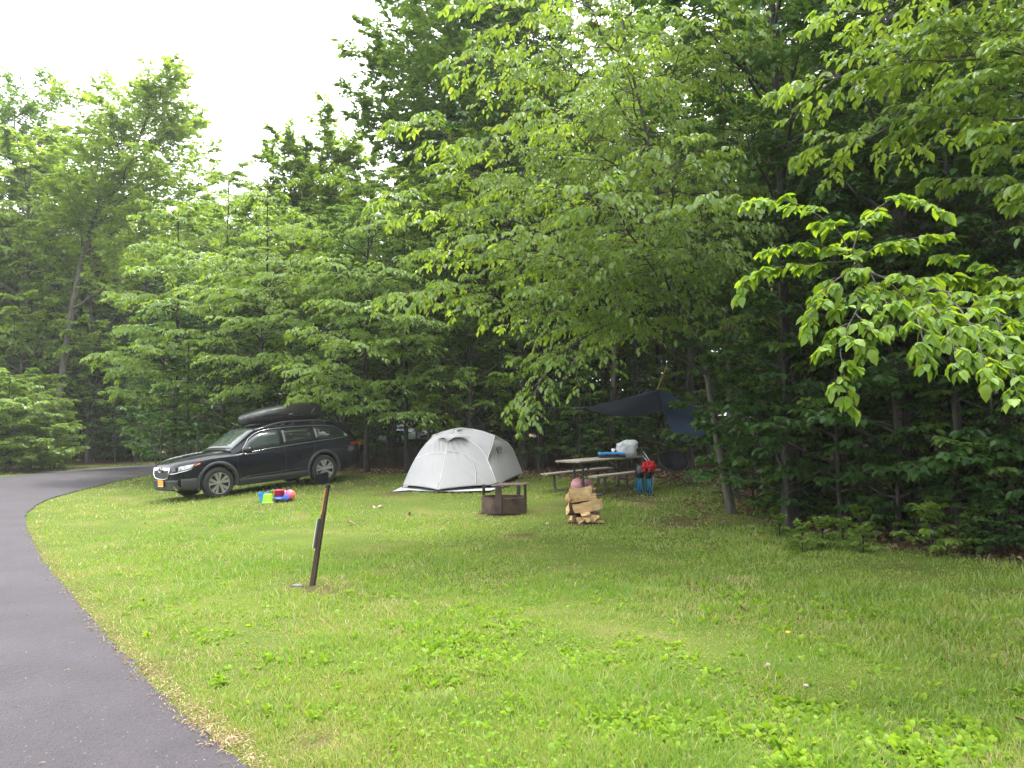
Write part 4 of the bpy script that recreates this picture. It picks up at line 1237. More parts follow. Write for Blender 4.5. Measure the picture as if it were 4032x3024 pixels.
def build_car(name, label, loc, rot, paint, detailed=True):
    root = thing(name, label, 'car', loc)
    root.rotation_mode = 'XYZ'
    root.rotation_euler = rot
    W_ = [(-2.58, .66), (-2.52, .76), (-2.40, .83), (-2.1, .885), (-1.4, .915), (0, .92), (.9, .915), (1.5, .905), (1.8, .88), (2.0, .83), (2.12, .77), (2.22, .66), (2.28, .50)]
    ZT = [(-2.58, .92), (-2.45, 1.02), (-2.2, 1.07), (-1.5, 1.06), (-.5, 1.02), (.5, .985), (1.0, .975), (1.5, .965), (1.9, .925), (2.1, .88), (2.22, .82), (2.28, .73)]
    ZB = [(-2.58, .46), (-2.4, .36), (-2.0, .28), (-1.5, .25), (1.5, .25), (2.0, .25), (2.2, .28), (2.28, .36)]
    ZC = [(-2.58, .94), (-2.2, 1.09), (.6, 1.02), (.95, 1.07), (1.3, 1.055), (1.7, 1.015), (2.0, .965), (2.15, .92), (2.24, .86), (2.28, .77)]
    xs = np.concatenate([np.linspace(-2.58, -2.1, 7), np.linspace(-1.95, 1.75, 26), np.linspace(1.85, 2.28, 9)])
    def sect(x):
        w, zt, zb, zc = interp_tab(W_, x), interp_tab(ZT, x), interp_tab(ZB, x), interp_tab(ZC, x)
        h = zt - zb
        pts = [(0, zb), (w * .86, zb), (w * .955, zb + .05 * h), (w * .975, zb + .2 * h), (w * .985, zb + .36 * h), (w, zb + .56 * h), (w * 1.0, zb + .70 * h),
               (w * .985, zb + .84 * h), (w * .95, zb + .95 * h), (w * .885, zt), (w * .80, zt + (zc - zt) * .45), (w * .55, zt + (zc - zt) * .85), (0, zc)]
        return pts
    secs = [sect(x) for x in xs]
    k = len(secs[0])
    b = MB()
    full = []
    for x, sct in zip(xs, secs):
        ring = [(x, y, z) for (y, z) in sct] + [(x, -y, z) for (y, z) in sct[-2:0:-1]]
        full.append(ring)
    m = len(full[0])
    v = [p for r_ in full for p in r_]
    f = [(i * m + j, i * m + (j + 1) % m, (i + 1) * m + (j + 1) % m, (i + 1) * m + j) for i in range(len(full) - 1) for j in range(m)]
    f.append(tuple(range(m))[::-1]); f.append(tuple((len(full) - 1) * m + j for j in range(m)))
    b.add(v, f)
    body = b.build('body', paint, root, smooth=True)
    # wheel arches cut out of the body
    AX = (1.37, -1.375); WR = .355
    cut = MB()
    for ax in AX:
        for s in (1, -1):
            cut.lathe([(.0, .52), (.425, .52), (.425, 1.1), (.0, 1.1)], 28, 'y', (ax, 0, 0.365)) if s > 0 else cut.lathe([(.0, -1.1), (.425, -1.1), (.425, -.52), (.0, -.52)], 28, 'y', (ax, 0, .365))
    co = cut.build('cutter', paint, root, weld=.0005)
    md = body.modifiers.new('arch', 'BOOLEAN'); md.operation = 'DIFFERENCE'; md.object = co; md.solver = 'EXACT'
    bpy.context.view_layer.update()
    dg = bpy.context.evaluated_depsgraph_get()
    nm = bpy.data.meshes.new_from_object(body.evaluated_get(dg))
    body.modifiers.clear(); body.data = nm
    bpy.data.objects.remove(co, do_unlink=True)
    if hasattr(nm, 'set_sharp_from_angle'):
        nm.set_sharp_from_angle(angle=R(32))
    mw = Matrix.Identity(4)
    bm = bmesh.new(); bm.from_mesh(nm); tree = BVHTree.FromBMesh(bm); bm.free()
    def on_side(x, z, off=.006):
        h = tree.ray_cast(Vector((x, 3, z)), Vector((0, -1, 0)))
        return (x, h[0].y + off if h[0] else .9, z)
    def on_front(y, z, off=.006):
        h = tree.ray_cast(Vector((4, y, z)), Vector((-1, 0, 0)))
        if h[0] is None:
            return (2.2, y, z)
        n_ = h[1]
        return (h[0].x + off, h[0].y + n_.y * off, h[0].z + n_.z * off)
    # interior tub so that the arches and floor are closed and dark
    MB().box((0, 0, .47), (4.3, 1.04, .42)).build('underbody', M['black_plastic'], root)
    # ---- greenhouse
    ZR = [(.98, 1.06), (.83, 1.19), (.62, 1.345), (.42, 1.475), (.28, 1.535), (.05, 1.575), (-.6, 1.60), (-1.2, 1.59), (-1.7, 1.56), (-2.0, 1.53), (-2.15, 1.495), (-2.3, 1.38), (-2.42, 1.22), (-2.5, 1.10)]
    WR_ = [(.98, .70), (.55, .635), (.12, .58), (-.6, .60), (-1.6, .585), (-2.1, .55), (-2.5, .62)]
    def gpt(x, t):
        """t 0..1 runs up the side glass, 1..2 over the roof to the centre line"""
        wb = interp_tab(W_, x) * .90; zb = interp_tab(ZT, x) - .03
        wr, zr = interp_tab(WR_, x), interp_tab(ZR, x)
        drop = .075 * np.clip((zr - zb) / .35, .12, 1)
        ze = zr - drop
        if t <= 1:
            y = wb + (wr + .03 - wb) * t + .02 * math.sin(math.pi * t)
            z = zb + (ze - zb) * t
        else:
            q = (t - 1)
            a = q * math.pi / 2
            y = (wr + .03) * math.cos(a) ** .55 if a < math.pi / 2 - 1e-6 else 0
            z = ze + (drop + .0) * math.sin(a) ** .6 + .018 * math.sin(a)
        return y, z
    gx = np.concatenate([np.linspace(.98, .28, 12), np.linspace(.05, -2.0, 16), np.linspace(-2.08, -2.5, 8)])
    ts = np.concatenate([np.linspace(0, 1, 7), 1 + np.array([.06, .14, .26, .42, .62, .82, 1.0])])
    grid = []
    for x in gx:
        half = [gpt(x, t) for t in ts]
        grid.append([(x, y, z) for (y, z) in half] + [(x, -y, z) for (y, z) in half[-2::-1]])
    b = MB().grid(grid)
    roof = b.build('cabin', paint, root, smooth=True)
    if hasattr(roof.data, 'set_sharp_from_angle'):
        roof.data.set_sharp_from_angle(angle=R(40))
    def side_panel(x0, x1, tlo, thi, s, off=.007, n=12, nv=5):
        g_ = []
        for x in np.linspace(x0, x1, n):
            a_, b_ = tlo(x), thi(x)
            r_ = []
            for t in np.linspace(a_, b_, nv):
                y, z = gpt(x, t); r_.append((x, s * (y + off), z))
            g_.append(r_)
        return g_
    def top_t(x):
        return float(np.interp(x, [-2.18, -2.05, -1.85, -1.5, .2, .52, .78], [.30, .62, .80, .885, .90, .84, .30]))
    low_t = lambda x: float(np.interp(x, [-2.18, -1.7, .7], [.26, .20, .13]))
    for s in (1, -1):
        for (x0, x1, mt, nm_) in [(.73, -.28, M['glass_front'], 'front_window'), (-.36, -1.17, M['glass_dark'], 'rear_window'), (-1.25, -2.14, M['glass_dark'], 'quarter_window')]:
            MB().grid(side_panel(x0, x1, low_t, top_t, s)).build(nm_, mt, root, smooth=True, solid=.004)
        # bright trim below and round the glass
        pth = [(x, s * (gpt(x, low_t(x) - .05)[0] + .012), gpt(x, low_t(x) - .05)[1]) for x in np.linspace(.80, -2.16, 26)]
        pth += [(x, s * (gpt(x, top_t(x) + .06)[0] + .012), gpt(x, top_t(x) + .06)[1]) for x in np.linspace(-2.2, .72, 30)]
        MB().tube(pth, .008, 6).build('window_trim', M['chrome'], root, smooth=True)
    # windscreen and tailgate glass
    def over(x0, x1, t0, n, mat, nm_):
        g_ = []
        for x in np.linspace(x0, x1, n):
            r_ = []
            for t in np.concatenate([np.linspace(t0, 2, 8), np.linspace(2, t0, 8)[1:]]):
                r_.append(t)
            row = []
            for j, t in enumerate(r_):
                y, z = gpt(x, t); row.append((x + (.006 if x > 0 else -.006), y if j < 8 else -y, z + .007))
            g_.append(row)
        MB().grid(g_).build(nm_, mat, root, smooth=True, solid=.004)
    over(.93, .30, 1.10, 12, M['glass_front'], 'windscreen')
    over(-2.14, -2.42, 1.12, 6, M['glass_dark'], 'tailgate_window')
    # ---- wheels
    for ax in AX:
        for s in (1, -1):
            ty = MB().lathe([(.235, .10), (.30, .115), (.345, .10), (.358, .06), (.362, 0), (.358, -.06), (.345, -.10), (.30, -.115), (.235, -.10)], 40, 'y')
            wy = s * .80
            wheel = ty.build('wheel', M['tyre'], root, smooth=True, loc=(ax, wy, .362))
            if s < 0 and not detailed:
                continue
            MB().lathe([(0, s * .035), (.225, s * .03), (.24, s * .06), (.24, -s * .08), (0, -s * .08)], 32, 'y').build('rim_barrel', M['rim_dark'], wheel)
            r_ = MB().lathe([(.225, s * .085), (.232, s * .105), (.244, s * .108), (.246, s * .08)], 40, 'y')
            r_.lathe([(0, s * .10), (.035, s * .098), (.05, s * .08), (.05, s * .04)], 20, 'y')
            for q in range(5):
                for e in (-1, 1):
                    a = q * 2 * math.pi / 5 + .25 + e * .24
                    a0 = q * 2 * math.pi / 5 + .25 + e * .16
                    p0 = (math.cos(a0) * .035, math.sin(a0) * .035); p1 = (math.cos(a) * .235, math.sin(a) * .235)
                    tx, tz = -math.sin(a), math.cos(a)
                    vv = []
                    for (pp, hw, yy) in ((p0, .016, .092), (p1, .036, .100)):
                        for sd_ in (-1, 1):
                            vv.append((pp[0] + tx * hw * sd_, s * yy, pp[1] + tz * hw * sd_)); vv.append((pp[0] + tx * hw * sd_, s * (yy - .05), pp[1] + tz * hw * sd_))
                    r_.add(vv, [(0, 2, 6, 4), (1, 5, 7, 3), (0, 4, 5, 1), (2, 3, 7, 6), (0, 1, 3, 2), (4, 6, 7, 5)])
            r_.build('rim', M['rim'], wheel, smooth=False)
            # black flare round the arch
            g_ = []
            for a in np.linspace(-.28, math.pi + .28, 26):
                row = []
                for rr_, oo in ((.405, -.05), (.412, .012), (.45, .020), (.485, .012), (.492, -.01)):
                    x, z = ax + rr_ * math.cos(a), .375 + rr_ * math.sin(a)
                    h = tree.ray_cast(Vector((ax + .5 * math.cos(a), 3, max(.30, .375 + .5 * math.sin(a)))), Vector((0, -1, 0)))
                    yb = h[0].y if h[0] else .9
                    row.append((x, s * (yb + oo), max(z, .235)))
                g_.append(row)
            MB().grid(g_).build('wheel_arch', M['cladding'], root, smooth=True)
    for s in (1, -1):
        # sill cladding and its bright accent, door seams, handles, mirror, roof rail
        g_ = []
        for x in np.linspace(.88, -.88, 14):
            row = []
            for z in (.235, .27, .33, .385, .40):
                p_ = on_side(x, max(z, .275), .018 if .25 < z < .39 else .002)
                row.append((p_[0], s * p_[1], z))
            g_.append(row)
        MB().grid(g_).build('sill', M['cladding'], root, smooth=True)
        MB().tube([(x, s * (on_side(x, z, .012)[1]), z) for x, z in [(.80, .405), (.70, .435), (.4, .445), (-.3, .455), (-.85, .465)]], .007, 5).build('sill_trim', M['rim_dark'] if s < 0 else M['chrome'], root)
        if s > 0 or detailed:
            for pts in ([(.86, .96), (.90, .75), (.86, .52), (.80, .42)], [(-.30, 1.0), (-.31, .75), (-.31, .42)], [(-1.16, 1.03), (-1.13, .9), (-1.02, .72), (-.93, .56), (-.92, .42)]):
                q = smoothpath([(x, 0, z) for x, z in pts], 12)
                MB().tube([(x, s * on_side(x, z, .0005)[1], z) for x, _, z in q], .0035, 4).build('door_seam', M['black_plastic'], root)
        for hx in (-.12, -.97):
            hp = [on_side(x, .90 + .01 * (hx < -.5), .02) for x in (hx + .09, hx + .05, hx - .05, hx - .09)]
            MB().tube([(p_[0], s * (p_[1] - (.02 if i in (0, 3) else -.012)), p_[2]) for i, p_ in enumerate(hp)], .013, 6).build('door_handle', paint, root, smooth=True)
        mm = MB()
        for (x, sc_) in ((.74, .4), (.70, .85), (.62, 1.0), (.54, .9), (.52, .55)):
            pass
        mg = []
        for a in np.linspace(0, 2 * math.pi, 13)[:-1]:
            mg.append((math.cos(a), math.sin(a)))
        rings = []
        for (x, sc_) in ((.80, .25), (.77, .75), (.70, 1.0), (.63, 1.0), (.61, .9)):
            rings.append([(x, s * (1.0 + .125 * sc_ * c_), 1.055 + .075 * sc_ * q_) for c_, q_ in mg])
        vv = [p_ for r_ in rings for p_ in r_]
        ff = [(i * 12 + j, i * 12 + (j + 1) % 12, (i + 1) * 12 + (j + 1) % 12, (i + 1) * 12 + j) for i in range(4) for j in range(12)] + [tuple(range(12)), tuple(range(48, 60))]
        mir = MB().add(vv, ff).build('mirror', paint, root, smooth=True)
        MB().tube([(.70, s * .80, 1.0), (.70, s * .90, 1.01), (.70, s * .97, 1.03)], .022, 6).build('mirror_arm', M['black_plastic'], mir)
        rl = []
        for x, zz in ((.02, -.0), (-.10, .03), (-.35, .06), (-.7, .065), (-1.3, .065), (-1.65, .06), (-1.9, .03), (-2.02, 0)):
            y, z = gpt(x, 1.05); rl.append((x, s * (y - .02), z + .02 + zz))
        MB().tube(smoothpath(rl, 22), .024, 8).build('roof_rail', M['cladding'], root, smooth=True)
        for x in (-.45, -.72, -1.30, -1.62):
            y, z = gpt(x, 1.05); MB().box((x, s * (y - .02), z + .035), (.10, .03, .08)).build('rail_foot', M['cladding'], root)
    for x in (-.58, -1.42):
        y, z = gpt(x, 1.05)
        MB().box((x, 0, z + .095), (.06, 2 * y - .02, .028)).build('crossbar', M['black_plastic'], root, bevel=.008)
    # ---- front end
    def front_patch(ys, zlo, zhi, nz, off):
        return [[on_front(y, z, off) for z in np.linspace(zlo(y), zhi(y), nz)] for y in ys]
    gl = lambda y: .56 + .10 * abs(y / .44) ** 4
    gh = lambda y: .80 - .01 * abs(y / .44)
    grille = MB().grid(front_patch(np.linspace(-.43, .43, 17), gl, gh, 6, .012)).build('grille', M['black_plastic'], root, smooth=True)
    for z in (.605, .65, .695, .74):
        MB().tube([on_front(y, z, .022) for y in np.linspace(-.39, .39, 13)], .009, 5).build('grille_slat', M['cladding'], grille)
    MB().tube([on_front(y, z, .024) for y, z in [(-.45, .79), (-.43, .665), (-.36, .575), (-.2, .55), (0, .547), (.2, .55), (.36, .575), (.43, .665), (.45, .79)]], .014, 7).build('grille_frame', M['chrome'], grille, smooth=True)
    for s in (1, -1):
        g_ = [[on_front(s * y, z, .03) for z in (zc_ - .024, zc_, zc_ + .024)] for y, zc_ in [(.07, .76), (.15, .775), (.25, .77), (.35, .77), (.43, .777)]]
        MB().grid(g_).build('grille_wing', M['chrome'], grille, smooth=True)
    e0 = on_front(0, .76, .035)
    el = [(e0[0] + .012 * (1 - 0), .085 * math.cos(a), .76 + .05 * math.sin(a)) for a in np.linspace(0, 2 * math.pi, 21)[:-1]]
    MB().add(el + [(e0[0] + .02, 0, .76)], [(i, (i + 1) % 20, 20) for i in range(20)]).build('emblem', pmat('emblem_blue', (.01, .016, .05), .2, 0), grille)
    MB().tube(el + el[:1], .007, 5, cap=False).build('emblem_ring', M['chrome'], grille)
    stars = MB()
    for (yy, zz, rr_) in [(-.045, .012, .014), (.0, .018, .008), (.03, .018, .007), (.045, -.005, .008), (.015, -.018, .008), (-.012, -.012, .007)]:
        stars.box((e0[0] + .022, yy, .76 + zz), (.004, rr_ * 1.3, rr_ * 1.3), (R(45), 0, 0))
    stars.build('emblem_stars', M['chrome'], grille)
    for s in (1, -1):
        hl, hh = (lambda y: np.interp(y, [.47, .62, .80, .87], [.68, .68, .725, .785])), (lambda y: np.interp(y, [.47, .62, .80, .87], [.785, .815, .86, .875]))
        lamp = MB().grid([[on_front(s * y, z, .010) for z in np.linspace(hl(y), hh(y), 5)] for y in np.linspace(.47, .85, 13)]).build('headlight', M['black_plastic'], root, smooth=True)
        MB().grid([[on_front(s * y, z, .016) for z in np.linspace(hl(y) + .03, hh(y) - .025, 4)] for y in np.linspace(.56, .70, 7)]).build('lens', M['glass_dark'], lamp, smooth=True)
        MB().grid([[on_front(s * y, z, .016) for z in np.linspace(hl(y) + .02, hh(y) - .02, 4)] for y in np.linspace(.69, .84, 7)]).build('reflector', M['lamp_clear'], lamp, smooth=True)
        MB().tube([on_front(s * y, hl(y) - .008, .014) for y in np.linspace(.47, .84, 10)], .008, 5).build('lamp_trim', M['chrome'], lamp)
        g_ = []
        for x in np.linspace(1.96, 1.76, 8):
            lo_, hi_ = np.interp(x, [1.76, 1.96], [.845, .79]), np.interp(x, [1.76, 1.96], [.868, .852])
            row = []
            for z in np.linspace(lo_, hi_, 4):
                p_ = on_side(x, z, .010); row.append((p_[0], s * p_[1], p_[2]))
            g_.append(row)
        MB().grid(g_).build('turn_signal', M['lamp_amber'], root, smooth=True)
        # lower bumper corner and fog lamp recess
        g_ = []
        for x in np.linspace(2.16, 1.86, 8):
            row = []
            for z, oo in ((.285, .0), (.30, .014), (.40, .02), (.49, .02), (.53, .012), (.545, .0)):
                p_ = on_side(x, z, oo); row.append((p_[0], s * p_[1], p_[2]))
            g_.append(row)
        MB().grid(g_).build('bumper_corner', M['cladding'], root, smooth=True)
        fp = [on_front(s * y, z, .03) for y, z in [(.60, .42), (.70, .42), (.72, .33), (.66, .32)]]
        MB().add(fp, [(0, 1, 2, 3)]).build('fog_lamp', M['black_plastic'], root)
        fp = [on_front(s * y, z, .034) for y, z in [(.555, .415), (.60, .40), (.665, .315), (.62, .315)]]
        MB().add(fp, [(0, 1, 2, 3)]).build('fog_lamp_trim', M['chrome'], root)
        # tail lamp
        g_ = []
        for x in np.linspace(-2.20, -2.52, 6):
            row = []
            for z in np.linspace(.90, .99, 3):
                p_ = on_side(x, z, .012); row.append((p_[0], s * p_[1], p_[2]))
            g_.append(row)
        MB().grid(g_).build('tail_light', M['lamp_red'], root, smooth=True)
    MB().grid(front_patch(np.linspace(-.66, .66, 17), lambda y: .36, lambda y: .47, 4, .012)).build('lower_intake', M['black_plastic'], root, smooth=True)
    MB().grid([[on_front(y, z, oo) for z, oo in ((.285, .0), (.30, .022), (.325, .026), (.345, .018), (.352, .0))] for y in np.linspace(-.70, .70, 17)]).build('bumper_lip', M['cladding'], root, smooth=True)
    MB().grid([[on_front(y, z, oo) for z, oo in ((.46, .0), (.475, .016), (.51, .018), (.528, .0))] for y in np.linspace(-.68, .68, 17)]).build('bumper_bar', M['cladding'], root, smooth=True)
    px_ = on_front(0, .455, .05)
    plate = MB().box((px_[0] + .0, 0, .455), (.012, .305, .152)).build('licence_plate', M['plate_orange'] if detailed else M['white_plastic'], root, bevel=.004)
    MB().box((px_[0] + .009, 0, .388), (.006, .29, .012)).build('plate_edge', M['white_plastic'], plate)
    # bonnet crease lines catch the sky
    for s in (1, -1):
        cr = []
        for x, y in [(1.0, .52), (1.35, .50), (1.7, .47), (1.98, .43), (2.14, .40)]:
            h = tree.ray_cast(Vector((x, s * y, 3)), Vector((0, 0, -1)))
            cr.append((x, s * y, h[0].z - .010))
        MB().tube(smoothpath(cr, 16), .022, 8).build('bonnet_crease', paint, root, smooth=True)
        wp = [(.98, s * .62, 1.06), (.93, s * .30, 1.10), (.90, s * .02, 1.115)]
        MB().tube(wp, .008, 5).build('wiper', M['black_plastic'], root)
    return root, gpt

# car standing nose-down on the rise, seen from its front left corner
TH = R(45)
fdir = np.array([-math.cos(TH), -math.sin(TH), 0]); ldir = np.array([math.sin(TH), -math.cos(TH), 0])
dF = 17.8
wf = np.array([P(861, 1908, dF)[0], dF, 0])
cc = wf - 1.37 * fdir - .80 * ldir
zf = [float(ground(*(cc + a * 1.37 * fdir + b_ * .8 * ldir)[:2])) for a, b_ in ((1, 1), (1, -1), (-1, 1), (-1, -1))]
zc = sum(zf) / 4
ex = fdir * 2.745 + UPV * ((zf[0] + zf[1] - zf[2] - zf[3]) / 2); ex /= np.linalg.norm(ex)
ey = ldir * 1.6 + UPV * ((zf[0] + zf[2] - zf[1] - zf[3]) / 2); ey = ey - ex * ex.dot(ey); ey /= np.linalg.norm(ey)
ez = np.cross(ex, ey)
CARM = Matrix(((ex[0], ey[0], ez[0]), (ex[1], ey[1], ez[1]), (ex[2], ey[2], ez[2])))
M['paint_black'] = pmat('paint_black', (.006, .007, .012), .20, 0, (.005, .006, .011), 3, spec=.15, coat=.28)
car, gpt = build_car('parked_car', 'black estate car with a roof box parked nose-down on the grass', (cc[0], cc[1], zc - .012), CARM.to_euler(), M['paint_black'])

# roof box on the crossbars
rb = thing('roof_box', 'long black rooftop cargo box mounted on the parked black car', 'roof box', (cc[0], cc[1], zc - .012))
rb.rotation_euler = CARM.to_euler()
BX = [(.56, .22, .045, .12), (.52, .29, .075, .15), (.38, .335, .115, .16), (.1, .37, .175, .165), (-.4, .385, .23, .17), (-.9, .39, .265, .17), (-1.25, .385, .265, .17), (-1.42, .36, .24, .165), (-1.48, .30, .18, .14)]
zb_ = 1.655
rings_t, rings_b = [], []
for x, w_, ht, hb in [(a - .27, b_, c_, d_) for a, b_, c_, d_ in BX]:
    prof = [(-1.0, .0), (-1.0, .25), (-.93, .62), (-.72, .90), (-.4, 1.0), (0, 1.03), (.4, 1.0), (.72, .90), (.93, .62), (1.0, .25), (1.0, .0)]
    rings_t.append([(x, w_ * a, zb_ + .12 + ht * 1.2 * b_) for a, b_ in prof])
    prof = [(-1.0, 0), (-.97, -.45), (-.80, -.9), (-.4, -1.0), (.4, -1.0), (.80, -.9), (.97, -.45), (1.0, 0)]
    rings_b.append([(x, w_ * .985 * a, zb_ + .112 + hb * b_ * .8) for a, b_ in prof])
def cap_ends(mb, rings):
    mb.add(rings[0], [tuple(range(len(rings[0])))]); mb.add(rings[-1], [tuple(range(len(rings[-1])))]); return mb
lid = cap_ends(MB().grid(rings_t), rings_t).build('lid', M['box_black'], rb, smooth=True, weld=.0005)
cap_ends(MB().grid(rings_b), rings_b).build('base', M['black_plastic'], rb, smooth=True, weld=.0005)
if hasattr(lid.data, 'set_sharp_from_angle'):
    lid.data.set_sharp_from_angle(angle=R(45))
MB().box((-.82, .392, zb_ + .165), (.11, .012, .030)).build('maker_badge', M['rim'], lid)
MB().tube([(-1.40, .395, zb_ + .16), (-1.48, .385, zb_ + .24), (-1.55, .35, zb_ + .30)], .006, 5).build('stripe', M['rim'], lid)
MB().tube([(-.49, .37, zb_ + .11), (-.59, .39, zb_ + .17), (-1.02, .395, zb_ + .19)], .012, 6).build('grip', M['black_plastic'], lid)

# vehicles half hidden in the woods
M['paint_silver'] = pmat('paint_silver', (.42, .48, .54), .25, .4, (.36, .42, .48), 3, coat=.8)
M['paint_white'] = pmat('paint_white', (.78, .78, .80), .3, 0, (.7, .7, .72), 3, coat=.6)
def far_car(name, label, u, d, heading, paint):
    x = (u - 2016) / FPX * d
    return build_car(name, label, (x, d, float(ground(x, d)) - .02), (0, 0, heading), paint, False)
far_car('far_car', 'silver blue car glimpsed between trunks above the white tent', 1690, 37.5, R(-28), M['paint_silver'])
far_car('far_car', 'white car glimpsed through the trees right of the black car', 1360, 38.5, R(200), M['paint_white'])

# dark mesh panel leaning on the rear wheel
pc = np.array(cc) - 1.20 * fdir + .97 * ldir
pz = float(ground(pc[0], pc[1]))
pn = thing('mesh_sunshade', 'dark grey rounded mesh panel leaning against the rear wheel of the black car', 'sun shade', (pc[0], pc[1], pz))
pn.rotation_euler = (0, 0, math.atan2(-ldir[0], ldir[1]) + math.pi)
out_ = [(-.13, 0), (.13, 0), (.19, .07), (.205, .20), (.19, .30), (-.17, .24), (-.205, .18), (-.19, .07)]
M['mesh_grey'] = clothmat('mesh_grey', (.014, .015, .018), (.010, .010, .013), .03, 20)
tl = [(a, -.02 + b_ * .16, b_) for a, b_ in out_]
c0 = (0, .01, .18)
MB().add(tl + [c0], [(i, (i + 1) % 8, 8) for i in range(8)]).build('panel', M['mesh_grey'], pn, solid=.008)
MB().tube(tl + tl[:1], .008, 6, cap=False).build('rim_wire', M['black_plastic'], pn, smooth=True)

# ------------------------------------------------------------------ tent
M['fly'] = clothmat('fly', (.46, .455, .465), (.42, .415, .425), .18, 2.0, .10, 50)
M['tent_inner'] = clothmat('tent_inner', (.060, .035, .035), (.04, .024, .026), .05, 6)
M['footprint'] = clothmat('footprint', (.52, .52, .55), (.42, .42, .45), .02, 5, .4, 14)
M['seam'] = clothmat('seam', (.76, .75, .75), (.70, .69, .69), .1, 5)
FL, FR, V_ = P(1585, 1911, 18.6), P(1957, 1909, 18.65), P(1723, 1929, 18.0)
BR = P(2057, 1864, 20.5); BL = FL + (BR - FR)
L_, R_, T_ = P(1703, 1714, 19.6), P(1948, 1714, 19.6), P(1820, 1686, 19.6)
A0 = P(1794, 1698, 19.35); Mq = P(1920, 1814, 18.95); mid1 = P(1882, 1758, 19.15)
Bq = P(1763, 1738, 18.95)
tc_ = (FL + FR + BR + BL) / 4
tent = thing('dome_tent', 'pale grey dome tent with a front vestibule pitched on the grass', 'tent', (tc_[0], tc_[1], float(ground(tc_[0], tc_[1]))))
tloc = np.array(tent.location)
def resamp(pts, n):
    p_ = smoothpath([np.asarray(q) for q in pts], 80)
    s = np.concatenate([[0], np.cumsum(np.linalg.norm(np.diff(p_, axis=0), axis=1))]); s /= s[-1]
    return np.stack([np.interp(np.linspace(0, 1, n), s, p_[:, k]) for k in range(3)], -1)
def patch(name, ca, cb, mat, sag=0.0, nu=40, nv=22, wr=.006, seed=0, freq=9.0, diag=.5):
    """cloth stretched between two edge curves, with tension folds"""
    a, b_ = resamp(ca, nu), resamp(cb, nu)
    t = np.linspace(0, 1, nv)
    g_ = a[:, None] * (1 - t)[None, :, None] + b_[:, None] * t[None, :, None]
    du = np.gradient(g_, axis=0); dv = np.gradient(g_, axis=1)
    nn = nrm(np.cross(du, dv) + 1e-9)
    cen = tc_ + np.array([0, 0, .6])
    flip = np.sign(((g_ - cen) * nn).sum(-1).mean()); nn = nn * flip
    rr_ = np.random.default_rng(seed)
    uu, tt = np.meshgrid(np.linspace(0, 1, nu), t, indexing='ij')
    env = np.sin(np.pi * tt) ** .7 * np.sin(np.pi * uu) ** .5
    ph = rr_.uniform(0, 6, 4)
    fold = np.sin(freq * 2 * np.pi * (uu + diag * tt) + 1.2 * np.sin(3 * tt + ph[0]) + ph[1]) * (.5 + .5 * np.sin(5 * uu + 4 * tt + ph[2])) + .6 * np.sin(freq * 3.7 * (uu * .8 + diag * 1.6 * tt) + ph[3])
    g_ = g_ + nn * (sag * 4 * tt * (1 - tt) + wr * env * fold)[..., None]
    return MB().grid(g_ - tloc).build(name, mat, tent, smooth=True, solid=.003, fixn=True), g_
armL = [A0, P(1725, 1712, 19.35), P(1688, 1735, 19.2), P(1653, 1776, 19.05), P(1618, 1837, 18.8), FL]
armR = [A0, mid1, Mq, P(1940, 1862, 18.78), FR]
seamF = [A0, P(1780, 1716, 19.15), Bq, P(1752, 1800, 18.68), P(1738, 1865, 18.35), V_]
ridge = [L_, T_, R_]
_, gR_ = patch('vestibule_right', seamF, armR, M['fly'], .05, 48, 28, .013, 1, 7, -.8)
_, gL_ = patch('vestibule_left', seamF, armL, M['fly'], .05, 48, 26, .015, 2, 7, .8)
patch('roof_front_right', [A0, T_, P(1890, 1694, 19.6), R_], [A0, mid1, P(1900, 1785, 19.05), Mq], M['fly'], -.03, 30, 18, .014, 3, 3, 2.2)
patch('roof_front_left', [A0, T_, P(1750, 1697, 19.6), L_], [A0, P(1740, 1706, 19.4), P(1712, 1716, 19.35), P(1688, 1735, 19.2)], M['fly'], -.02, 24, 10, .004, 4, 3, 1)
poleR = [R_, P(1936, 1760, 19.2), Mq, P(1940, 1862, 18.78), FR]
poleRB = [R_, R_ * .55 + BR * .45 + np.array([.06, .06, .20]), R_ * .2 + BR * .8 + np.array([.03, .05, .09]), BR]
poleLB = [L_, L_ * .55 + BL * .45 + np.array([-.06, .06, .20]), BL]
_, gE = patch('end_panel', poleR, poleRB, M['fly'], -.05, 40, 26, .013, 5, 5, 1.4)
patch('back_panel', [L_, T_, R_], [BL, (BL + BR) / 2, BR], M['fly'], .10, 30, 20, .008, 6, 6, .3)
patch('left_end_panel', [L_, P(1688, 1735, 19.2), P(1653, 1776, 19.05), P(1618, 1837, 18.8), FL], poleLB, M['fly'], -.03, 30, 18, .006, 7, 5, 1)
def seam(name, pts, r_=.008, mat='seam', n=40, dz=0.0):
    MB().tube(resamp(pts, n) - tloc + np.array([0, -.004, dz]), r_, 6).build(name, M[mat], tent, smooth=True)
seam('seam_tape', poleR); seam('seam_tape', poleRB); seam('seam_tape', armR); seam('seam_tape', [p_ for p_ in gL_[::6, 0]]); seam('seam_tape', ridge)
seam('seam_tape', [gL_[20, 0], gL_[24, 12], gL_[30, 25]]); 
zp = [gR_[19, 1], gR_[21, 8], gR_[24, 14], gR_[29, 17], gR_[36, 18], gR_[46, 17]]
seam('zip', [p_ + np.array([0, -.012, 0]) for p_ in zp], .007, 'seam')
seam('zip', [p_ + np.array([.012, -.012, -.004]) for p_ in zp], .004, 'tent_inner')
